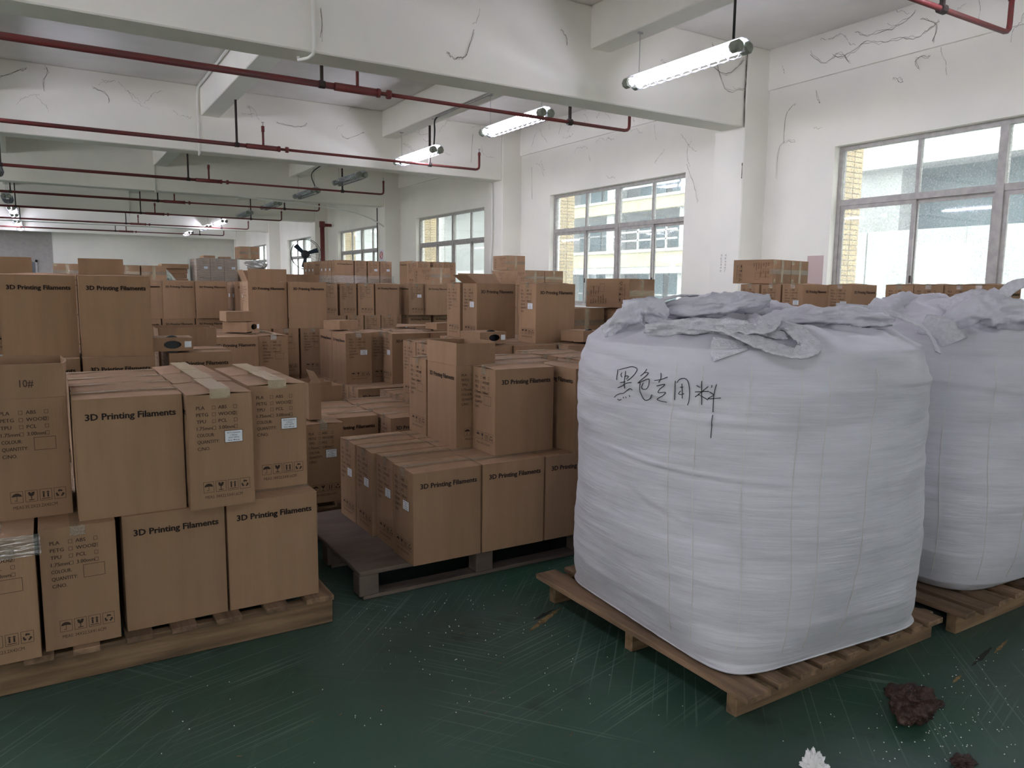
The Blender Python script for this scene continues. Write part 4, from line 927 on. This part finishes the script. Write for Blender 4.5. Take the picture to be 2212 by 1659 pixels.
# ------------------------------------------------------------------ bulk bags
def interp(tab, x):
    for (a, *va), (b, *vb) in zip(tab, tab[1:]):
        if x <= b: t = (x-a)/(b-a) if b > a else 0; t = t*t*(3-2*t)*.4+t*.6; return [p*(1-t)+q*t for p, q in zip(va, vb)]
    return list(tab[-1][1:])
class Bag:
    def __init__(s, cx, cy, prof, ang, seed, z0=.132):
        s.c = (cx, cy); s.prof = prof; s.a = ang; s.seed = seed; s.z0 = z0
        # prof rows: param, z, rx, ry, exponent
    def P(s, th, t, disp=True):
        z, rx, ry, n = interp(s.prof, t)
        c_, s_ = cos(th-s.a), sin(th-s.a)
        r = (abs(c_/rx)**n+abs(s_/ry)**n)**(-1/n)
        q = Vector((cos(th)*2, sin(th)*2, 0))
        if disp:
            side = min(1, max(0, (t-.02)/.1))
            up = max(0, 1-abs(t-.60)/.16)
            w = noise.noise(Vector((q.x*1.1, q.y*1.1, z*17+s.seed)))*.0045+noise.noise(Vector((q.x*2.3, q.y*2.3, z*45+s.seed*2)))*.0018
            w += noise.noise(Vector((q.x*.9+5, q.y*.9, z*30+th*2.0)))*.008*up
            w += noise.noise(Vector((q.x*.8+9, q.y*.8, z*3+s.seed)))*.014
            if s.seed == 1.7:
                dg = math.degrees(th)-360 if th > pi else math.degrees(th)
                for (d0, z0_, d1, z1_, am) in ((-188, .803, -123, .757, .007), (-158, .948, -120, .940, .005), (-176, .70, -150, .60, .004), (-172, 1.02, -150, .98, .004)):
                    if d0 < dg < d1 or d0 < dg-360 < d1 or d0 < dg+360 < d1:
                        dd = dg if d0 < dg < d1 else (dg-360 if d0 < dg-360 < d1 else dg+360)
                        u_ = (dd-d0)/(d1-d0); zc = z0_+(z1_-z0_)*(u_**.8); e_ = (z-zc)/.007
                        w += am*sin(pi*u_)**.6*(math.exp(-e_*e_)-.55*math.exp(-((z-zc+.016)/.010)**2))
            r += w*side
            if t > .66:
                k = min(1, (t-.66)/.10)
                fx, fy = cos(th)*r, sin(th)*r
                n1 = noise.noise(Vector((fx*4+s.seed, fy*4, .3))); n2 = noise.noise(Vector((fx*9, fy*9+s.seed, 1.3))); n3 = 1-abs(noise.noise(Vector((fx*5.5+3, fy*5.5, s.seed))))*2
                z += k*(n1*.028+n2*.012+max(0, n3-.55)*.05)
        return Vector((s.c[0]+cos(th)*r, s.c[1]+sin(th)*r, z))
    def findt(s, z):
        lo, hi = 0., .66
        for _ in range(30):
            mid = (lo+hi)/2
            if interp(s.prof, mid)[0] < z: lo = mid
            else: hi = mid
        return lo
    def surf(s, th, z, off=.002):
        t = s.findt(z); p = s.P(th, t); return p+Vector((cos(th), sin(th), 0))*off
    def mesh(s, root, nt=300, ns=230):
        vs = [s.P(2*pi*i/nt, j/ns) for j in range(ns+1) for i in range(nt)]
        fs = [(j*nt+i, j*nt+(i+1) % nt, (j+1)*nt+(i+1) % nt, (j+1)*nt+i) for j in range(ns) for i in range(nt)]
        fs.append(tuple(range(nt))[::-1])
        b = MB().add(vs, fs); return b.build('bag_body', M['bag'], root, True)
def ribbon(pts, width, nrm, m, name, root, thick=.004, wob=0, seed=0):
    pts = catmull(pts, 8); n = len(pts); b = MB(); nrm = Vector(nrm).normalized(); vs = []
    for i, p in enumerate(pts):
        d = (pts[min(i+1, n-1)]-pts[max(i-1, 0)]).normalized(); side = d.cross(nrm); side = side.normalized() if side.length > .05 else Vector((1, 0, 0)); up = side.cross(d).normalized()
        for k in range(7):
            q = (k/6-.5); f = width*(1+.12*noise.noise(Vector((i*.3, seed, 0))))
            h = wob*noise.noise(Vector((k*.8, i*.5, seed)))
            vs.append(p+side*q*f+up*h)
        for k in range(7):
            q = (k/6-.5); f = width*(1+.12*noise.noise(Vector((i*.3, seed, 0))))
            h = wob*noise.noise(Vector((k*.8, i*.5, seed)))
            vs.append(p+side*q*f+up*(h-thick))
    fs = []
    for i in range(n-1):
        a, c_ = i*14, (i+1)*14
        for k in range(6): fs += [(a+k, a+k+1, c_+k+1, c_+k), (a+7+k, c_+7+k, c_+8+k, a+8+k)]
        fs += [(a, c_, c_+7, a+7), (a+6, a+13, c_+13, c_+6)]
    e = (n-1)*14; fs += [tuple(range(7))+tuple(range(13, 6, -1)), tuple(e+k for k in range(6, -1, -1))+tuple(e+7+k for k in range(7))]
    b.add(vs, fs); return b.build(name, m, root, True)
def crumple(pts, rad, name, root, seed, flat=.6, m='bag'):
    pts = catmull(pts, 18); n = len(pts); k = 44; vs = []
    for i, p in enumerate(pts):
        d = (pts[min(i+1, n-1)]-pts[max(i-1, 0)]).normalized(); side = d.cross(Vector((0, 0, 1))).normalized(); up = side.cross(d)
        t = i/(n-1); rr = rad*(.35+.65*sin(pi*min(max(t, .04), .96))**.5)
        for j in range(k):
            a = 2*pi*j/k; q = 1+.55*noise.noise(Vector((cos(a)*1.6, sin(a)*1.6+seed, i*.09)))+.35*(1-2*abs(noise.noise(Vector((cos(a)*3, sin(a)*3, i*.16+seed)))))*.6-.1+.12*noise.noise(Vector((cos(a)*9, sin(a)*9, i*.5+seed)))
            vs.append(p+side*cos(a)*rr*q+up*sin(a)*rr*q*flat)
    fs = [(i*k+j, i*k+(j+1) % k, (i+1)*k+(j+1) % k, (i+1)*k+j) for i in range(n-1) for j in range(k)]+[tuple(range(k))[::-1], tuple((n-1)*k+j for j in range(k))]
    return MB().add(vs, fs).build(name, M[m], root, True)
PROF = [(0, .132, .44, .45, 8), (.02, .137, .490, .502, 8), (.05, .165, .504, .514, 5.5), (.14, .28, .552, .562, 3.4), (.28, .52, .596, .601, 2.5), (.45, .82, .612, .614, 2.2), (.58, 1.06, .622, .622, 2.08), (.66, 1.165, .60, .60, 2.0), (.72, 1.205, .52, .52, 2), (.82, 1.235, .34, .34, 2), (.92, 1.25, .15, .15, 2), (1, 1.255, .004, .004, 2)]
bag = Bag(2.275, 1.99, PROF, radians(-4), 1.7)
root = thing('bulk_bag', 'big full white woven bulk bag with handwritten black characters, on the front pallet', 'bulk bag', (0, 0, 0))
bag.mesh(root)
def seam(bg_, th, root, z0=.2, z1=1.12, w=.0009):
    n = 60; pts = [bg_.surf(th+.012*sin(i*.13), z0+(z1-z0)*i/n, .0012) for i in range(n+1)]
    return MB().tube(pts, w, 4).build('stitched_seam', M['thread'], root)
for a in (-158.9, -150.9, -137.4, -123.7, -115.9, -100): seam(bag, radians(a), root)
MB().tube([bag.P(2*pi*i/160, .021, False)+Vector((0, 0, .004)) for i in range(161)], [.0045+.0015*noise.noise(Vector((i*.4, 0, 0))) for i in range(161)], 6).build('bottom_hem', M['bag'], root, True)
STROKES = [[[3.1348,1.0765],[3.1389,1.0408]],[[3.1455,1.0763],[3.1932,1.0849],[3.2355,1.0916],[3.2673,1.0892],[3.2787,1.0836],[3.2729,1.0717],[3.2515,1.0578],[3.22,1.0441]],[[3.1719,1.0681],[3.1663,1.0609],[3.1755,1.0529]],[[3.1987,1.0753],[3.1996,1.0481],[3.1931,1.0152]],[[3.1961,1.0568],[3.2166,1.0602],[3.2248,1.0572],[3.2126,1.0485]],[[3.1667,1.0334],[3.206,1.04]],[[3.1356,1.0131],[3.1725,1.0227],[3.2159,1.0353],[3.2504,1.0398]],[[3.1021,.9771],[3.1222,.9868],[3.1591,.9954],[3.1784,.9969],[3.2081,1.0092],[3.2359,1.0176],[3.2521,1.0145]],[[3.1313,.9736],[3.145,.9709],[3.1605,.9754]],[[3.1777,.9848],[3.1815,.9808]],[[3.1975,.987],[3.2012,.983]],[[3.2244,.994],[3.2308,.9896]],
[[3.3424,1.0898],[3.3338,1.0784],[3.3128,1.0653]],[[3.3339,1.0769],[3.358,1.0783],[3.3448,1.0656],[3.3089,1.0478],[3.2966,1.0407],[3.3255,1.0488],[3.3574,1.0576],[3.3712,1.0584],[3.3708,1.0464],[3.3612,1.0293],[3.3476,1.0232],[3.3292,1.0235],[3.3234,1.031],[3.332,1.044]],[[3.3111,1.0458],[3.3109,1.0176],[3.3207,.9953],[3.344,.9861],[3.3696,.9925],[3.3938,1.0091]],[[3.4354,1.0813],[3.4427,1.065],[3.4325,1.0511]],[[3.406,1.0568],[3.4447,1.062],[3.4799,1.072]],[[3.4184,1.0391],[3.4691,1.0477],[3.4376,1.03],[3.431,1.0183],[3.4582,1.021],[3.4733,1.021],[3.4572,1.0098],[3.4225,.9942],[3.4817,.9903]],[[3.5274,1.0624],[3.5257,1.0008]],[[3.537,1.0569],[3.5474,1.0674],[3.5654,1.0717],[3.5837,1.0698],[3.5974,1.0589],[3.6039,1.0353],[3.6028,1.0033],[3.5966,.9886]],[[3.5632,1.0552],[3.567,1.0083]],[[3.5547,1.0431],[3.5689,1.0451]],[[3.5564,1.0318],[3.546,1.0222],[3.5589,1.0199],[3.5746,1.0238]],
[[3.6621,1.0682],[3.6678,.9939]],[[3.6385,1.0539],[3.6572,1.0478]],[[3.6957,1.0531],[3.6644,1.0343],[3.6331,1.0169]],[[3.6314,1.0327],[3.6998,1.0383]],[[3.6462,1.0255],[3.6718,1.0189],[3.6972,1.0106]],[[3.7117,1.0581],[3.7141,1.0543],[3.7098,1.0498]],[[3.704,1.0361],[3.7172,1.0308],[3.7236,1.0272],[3.7088,1.0206],[3.6969,1.0145],[3.7274,1.0165],[3.7574,1.0198]],[[3.7349,1.0614],[3.7284,1.0451],[3.724,1.0213],[3.7237,.974]],[[3.7237,.9651],[3.7202,.8924]]]
g = MB()
for st in STROKES:
    p = catmull([(a, z, 0) for a, z in st], 6); p3 = [bag.surf(q.x, q.y, .0022) for q in p]; g.tube(p3, .0012, 5)
g.build('handwritten_characters', M['marker'], root)
# straps and spout cloth on top
ribbon([(1.987, 1.677, 1.246), (1.997, 1.585, 1.24), (1.975, 1.505, 1.215), (1.945, 1.455, 1.186), (1.90, 1.47, 1.170), (1.875, 1.53, 1.18), (1.85, 1.60, 1.205), (1.85, 1.70, 1.235), (1.87, 1.83, 1.25)], .068, (-.25, -.45, 1), M['strap'], 'lifting_strap', root, .006, .008, 1)
ribbon([(2.05, 1.70, 1.26), (1.96, 1.62, 1.262), (1.90, 1.60, 1.235), (1.86, 1.66, 1.232), (1.80, 1.80, 1.235)], .07, (-.2, -.3, 1), M['strap'], 'lifting_strap', root, .005, .01, 2)
ribbon([(2.35, 1.66, 1.295), (2.46, 1.56, 1.285), (2.53, 1.475, 1.245), (2.545, 1.43, 1.20), (2.54, 1.40, 1.15)], .05, (.3, -.8, .6), M['strap'], 'lifting_strap', root, .005, .003, 3)
ribbon([(1.76, 2.13, 1.235), (1.83, 2.07, 1.285), (1.92, 2.06, 1.318), (2.04, 2.07, 1.330), (2.2, 2.05, 1.31)], .055, (-.1, .1, 1), M['strap'], 'lifting_strap', root, .005, .004, 4)
crumple([(1.74, 1.95, 1.215), (1.80, 1.85, 1.225), (1.87, 1.76, 1.225), (1.93, 1.66, 1.22), (2.0, 1.58, 1.21)], .06, 'torn_spout_cloth', root, 3, .5, 'strap')
crumple([(1.90, 2.06, 1.27), (2.02, 1.99, 1.285), (2.14, 1.93, 1.30), (2.26, 1.89, 1.315)], .062, 'spout_cloth', root, 5, .6)
crumple([(2.08, 1.77, 1.235), (2.2, 1.70, 1.25), (2.32, 1.62, 1.262), (2.45, 1.53, 1.25)], .075, 'spout_cloth', root, 8, .5)
crumple([(2.3, 2.1, 1.24), (2.42, 2.0, 1.255), (2.52, 1.88, 1.25), (2.6, 1.75, 1.22)], .085, 'spout_cloth', root, 12, .5)
crumple([(1.73, 2.16, 1.19), (1.78, 2.09, 1.245), (1.82, 2.05, 1.275), (1.87, 2.0, 1.24)], .055, 'spout_cloth', root, 21, .9)
ribbon([(1.83, 1.66, 1.195), (1.80, 1.64, 1.168), (1.79, 1.62, 1.15)], .11, (-.7, -.6, .4), M['strap'], 'hem_tab', root, .004, .002, 9)
# second bag
PROF2 = [(0, .132, .38, .38, 5), (.02, .136, .43, .43, 5), (.06, .175, .48, .48, 4), (.14, .30, .54, .54, 3), (.28, .52, .575, .575, 2.4), (.45, .80, .58, .58, 2.1), (.58, 1.00, .575, .575, 2.05), (.66, 1.10, .53, .53, 2), (.74, 1.17, .43, .43, 2), (.84, 1.25, .25, .25, 2), (.93, 1.31, .12, .12, 2), (1, 1.325, .004, .004, 2)]
bag2 = Bag(3.52, 1.93, PROF2, radians(-3), 5.2)
root2 = thing('bulk_bag', 'second white woven bulk bag with peaked top, cut by the right picture edge', 'bulk bag', (0, 0, 0))
bag2.mesh(root2, 260, 200)
for a in (-172, -160, -148, -132, -118, -100): seam(bag2, radians(a), root2, .2, 1.08, .0009)
ribbon([(3.40, 1.95, 1.24), (3.38, 1.86, 1.285), (3.375, 1.77, 1.325), (3.39, 1.70, 1.335), (3.43, 1.66, 1.30)], .07, (-.8, -.4, .6), M['strap'], 'lifting_strap', root2, .005, .004, 6)
ribbon([(3.36, 1.68, 1.27), (3.36, 1.62, 1.33), (3.38, 1.57, 1.385), (3.45, 1.49, 1.40), (3.6, 1.42, 1.38), (3.72, 1.46, 1.30)], .05, (-.3, -.6, .6), M['strap'], 'lifting_strap', root2, .005, .004, 7)
ribbon([(3.12, 1.80, 1.22), (3.13, 1.72, 1.205), (3.12, 1.66, 1.15)], .1, (-.7, -.5, .5), M['strap'], 'strap_patch', root2, .004, .003, 8)
crumple([(3.28, 1.80, 1.20), (3.34, 1.70, 1.26), (3.42, 1.60, 1.27), (3.55, 1.55, 1.23)], .09, 'spout_cloth', root2, 31, .8)
crumple([(3.2, 2.2, 1.16), (3.3, 2.1, 1.22), (3.45, 2.05, 1.27), (3.6, 1.95, 1.27)], .11, 'spout_cloth', root2, 37, .7)
# third bag top seen behind the first one
bag3 = Bag(3.52, 3.25, [(a, z-.04 if z > .3 else z, rx, ry, n) for a, z, rx, ry, n in PROF], radians(3), 9.4)
root3 = thing('bulk_bag', 'third white bulk bag, only its crumpled top showing behind the other two', 'bulk bag', (0, 0, 0))
bag3.mesh(root3, 160, 120)
crumple([(3.2, 3.2, 1.21), (3.35, 3.1, 1.25), (3.5, 3.0, 1.26), (3.7, 2.95, 1.22)], .1, 'spout_cloth', root3, 44, .6)
# bag pallets
bd = [(1.735, 1.84), (1.885, 1.95), (2.00, 2.08), (2.115, 2.185), (2.24, 2.315), (2.37, 2.44), (2.50, 2.57), (2.63, 2.70), (2.735, 2.83)]
slat_pallet(1.795, 2.90, 1.535, 2.58, .13, bd, 'slatted pine pallet under the handwritten bulk bag', .075, bl={0: .095, 1: .088, 8: .075})
bd2 = [(2.93, 3.0), (3.035, 3.12), (3.17, 3.25), (3.31, 3.38), (3.44, 3.52), (3.58, 3.65), (3.71, 3.79), (3.84, 3.92), (3.98, 4.06)]
slat_pallet(3.01, 4.1, 1.50, 2.5, .13, bd2, 'slatted pine pallet under the second bulk bag', .08)
slat_pallet(2.95, 4.1, 2.75, 3.8, .13, even(2.95, 4.1, 7), 'slatted pallet under the third bulk bag', .02)
# ------------------------------------------------------------------ floor litter
rl = random.Random(5)
g = MB()
def pellet(x, y, s=1):
    if (1.70 < x < 2.92 and 1.40 < y < 2.62) or (2.9 < x < 4.2 and 1.36 < y < 3.9) or (x < .96 and y > 2.75) or (1.05 < x < 2.34 and y > 2.9): return
    a = rl.uniform(0, pi); L2 = .0018*s; w = .0011*s; ca, sa = cos(a)*L2, sin(a)*L2; cb, sb = -sin(a)*w, cos(a)*w
    g.add([(x-ca-cb, y-sa-sb, .0004), (x+ca-cb, y+sa-sb, .0004), (x+ca+cb, y+sa+sb, .0004), (x-ca+cb, y-sa+sb, .0004), (x-ca*.7, y-sa*.7, .0028*s), (x+ca*.7, y+sa*.7, .0028*s)],
          [(0, 1, 5, 4), (2, 3, 4, 5), (1, 2, 5), (3, 0, 4)])
for _ in range(200):
    x = rl.uniform(.2, 4.2); y = rl.uniform(.9, 2.9)
    pellet(x, y)
for _ in range(120): pellet(rl.gauss(2.3, .28), rl.gauss(1.12, .12))
for _ in range(50): pellet(rl.gauss(2.6, .3), rl.gauss(1.3, .1))
for _ in range(80): pellet(rl.uniform(1.0, 1.8), rl.uniform(2.0, 2.9))
tag(g.build('plastic_pellets', M['pellet']), 'white resin pellets scattered over the green floor', 'pellets', kind='stuff')
def blob(name, x, y, w, d, h, seed, m, label, cat, amp=.45, yaw_=0, cut=0):
    vs = []; n1, n2 = 90, 56
    for j in range(n2+1):
        for i in range(n1):
            a = 2*pi*i/n1; p = pi*j/n2; v = Vector((cos(a)*sin(p), sin(a)*sin(p), cos(p)))
            q = 1+amp*noise.noise(v*1.5+Vector((seed, 0, 0)))+amp*.5*noise.noise(v*4+Vector((0, seed, 0)))+amp*.25*noise.noise(v*12)+amp*.11*(1-2*abs(noise.noise(v*9+Vector((1, seed, 2)))))
            if cut: q -= cut*max(0, v.x*.7+v.y*.0+v.z*.4-.35)
            v = v*q; vs.append((v.x*w/2, v.y*d/2, max(0, v.z*h/2+h*.47)))
    b = MB().add(vs, [(j*n1+i, (j+1)*n1+i, (j+1)*n1+(i+1) % n1, j*n1+(i+1) % n1) for j in range(n2) for i in range(n1)])
    o = b.build(name, m, None, True); o.location = (x, y, .0005); o.rotation_euler.z = yaw_
    return tag(o, label, cat)
blob('purged_plastic_lump', 2.275, 1.25, .165, .13, .12, 2.2, M['lump'], 'dark brown fibrous lump of purged plastic on the floor', 'plastic lump', .4, .3, .6)
blob('purged_plastic_chip', 2.425, 1.245, .05, .035, .016, 4.2, M['lump'], 'small brown chip beside the fibrous lump', 'plastic chip', .3)
blob('purged_plastic_crumb', 2.18, 1.035, .07, .05, .02, 6.2, M['lump'], 'brown crumbled clump at the bottom right picture edge', 'plastic clump', .9)
blob('crumpled_tissue', 1.735, 1.205, .06, .05, .075, 7.9, M['tissue'], 'crumpled white tissue at the bottom picture edge', 'tissue', .95, .4)
def patch(pts, m, label, cat='floor mark', name='floor_mark', z=.0006):
    pts = [(x+rl.uniform(-.006, .006), y+rl.uniform(-.006, .006)) for x, y in pts]
    n = len(pts); cx = sum(p[0] for p in pts)/n; cy = sum(p[1] for p in pts)/n
    b = MB().add([(cx, cy, z)]+[(x, y, z) for x, y in pts], [(0, i+1, (i+1) % n+1) for i in range(n)])
    return tag(b.build(name, m), label, cat)
def streak(x0, y0, x1, y1, w, m, label, seed):
    r_ = random.Random(seed); n = 14; dx, dy = x1-x0, y1-y0; L2 = sqrt(dx*dx+dy*dy); nx, ny = -dy/L2, dx/L2; a = []; c_ = []
    for i in range(n+1):
        t = i/n; ww = w*(.2+.8*sin(pi*t))*r_.uniform(.3, 1)
        a.append((x0+dx*t+nx*ww, y0+dy*t+ny*ww)); c_.append((x0+dx*t-nx*ww*r_.uniform(.3, 1), y0+dy*t-ny*ww))
    b = MB().add([(x, y, .0006) for x, y in a]+[(x, y, .0006) for x, y in c_], [(i+n+1, i+n+2, i+1, i) for i in range(n)])
    return tag(b.build('floor_mark', m), label, 'floor mark')
streak(1.56, 2.38, 1.80, 2.50, .02, M['ochre'], 'worn ochre paint mark at the left corner of the bag pallet', 1)
streak(1.63, 2.45, 1.76, 2.50, .014, M['tar'], 'dark scuff inside the worn ochre mark', 2)
streak(2.80, 1.33, 3.02, 1.37, .012, M['tar'], 'dark scuff right of the brown lump', 3)
streak(2.62, 1.30, 2.70, 1.315, .008, M['ochre'], 'small ochre paint remnant right of the brown lump', 4)
streak(2.98, 1.34, 3.14, 1.37, .009, M['ochre'], 'ochre paint remnant in front of the second bag pallet', 5)
streak(2.42, 1.27, 2.52, 1.31, .006, M['concrete'], 'pale dust streak beside the brown lump', 6)
g = MB()
for _ in range(26):
    x, y = rl.uniform(.3, 1.65), rl.uniform(1.1, 2.7); a = rl.uniform(0, pi); l2 = rl.uniform(.006, .02)
    g.tube([(x, y, .002), (x+l2*cos(a), y+l2*sin(a), .003)], .0014, 4)
tag(g.build('wood_splinters', M['wood']), 'small pale wood splinters on the floor', 'splinters', kind='stuff')
# ------------------------------------------------------------------ notices, far details
o = MB().box((7.6985, 7.09, 1.52), (7.6995, 7.32, 1.86)).build('paper_notice', M['plaster']); tag(o, 'faded paper notice with black characters on the nearest column', 'notice')
g = MB(); rn = random.Random(3)
for i in range(2):
    for j in range(6):
        y = 7.14+i*.075; z = 1.80-j*.04
        for k in range(5):
            a = rn.uniform(-.014, .014); c_ = rn.uniform(-.014, .014)
            if k % 2: g.box((7.698, y-.014, z+c_), (7.6983, y+.014, z+c_+.003))
            else: g.box((7.698, y+a, z-.014), (7.6983, y+a+.003, z+.014))
g.build('handwritten_characters', M['alu'], o)
r = thing('no_smoking_sign', 'small red no smoking sign on the third column', 'sign', (7.695, 19.15, 2.13))
MB().box((-.004, -.12, -.18), (0, .12, .18)).build('sign_plate', M['paper'], r)
MB().tube([(-.006, .09*cos(2*pi*i/20), .03+.09*sin(2*pi*i/20)) for i in range(21)], .01, 5).tube([(-.006, -.06, .09), (-.006, .06, -.03)], .008, 5).build('prohibition_ring', M['red_sign'], r)
o = MB().box((XW-.003, 5.97, 1.42), (XW-.001, 6.2, 1.78)).build('faded_notice', mat('faded_pink_paper', (.52, .40, .38), .8)); tag(o, 'faded pinkish notice on the wall left of the nearest window', 'notice')
d = bpy.data.objects.new('door_1', None); COL.objects.link(d); tag(d, kind='structure', label='dark grey doorway in the grey far wall'); d.location = (-.25, YF-.03, 0)
MB().box((-1.4, -.03, 0), (.0, 0, 2.2)).build('door_leaf', M['door_grey'], d); MB().box((.0, -.06, 0), (.08, 0, 2.3)).box((-1.48, -.06, 2.2), (.08, 0, 2.3)).build('door_frame', M['alu'], d)
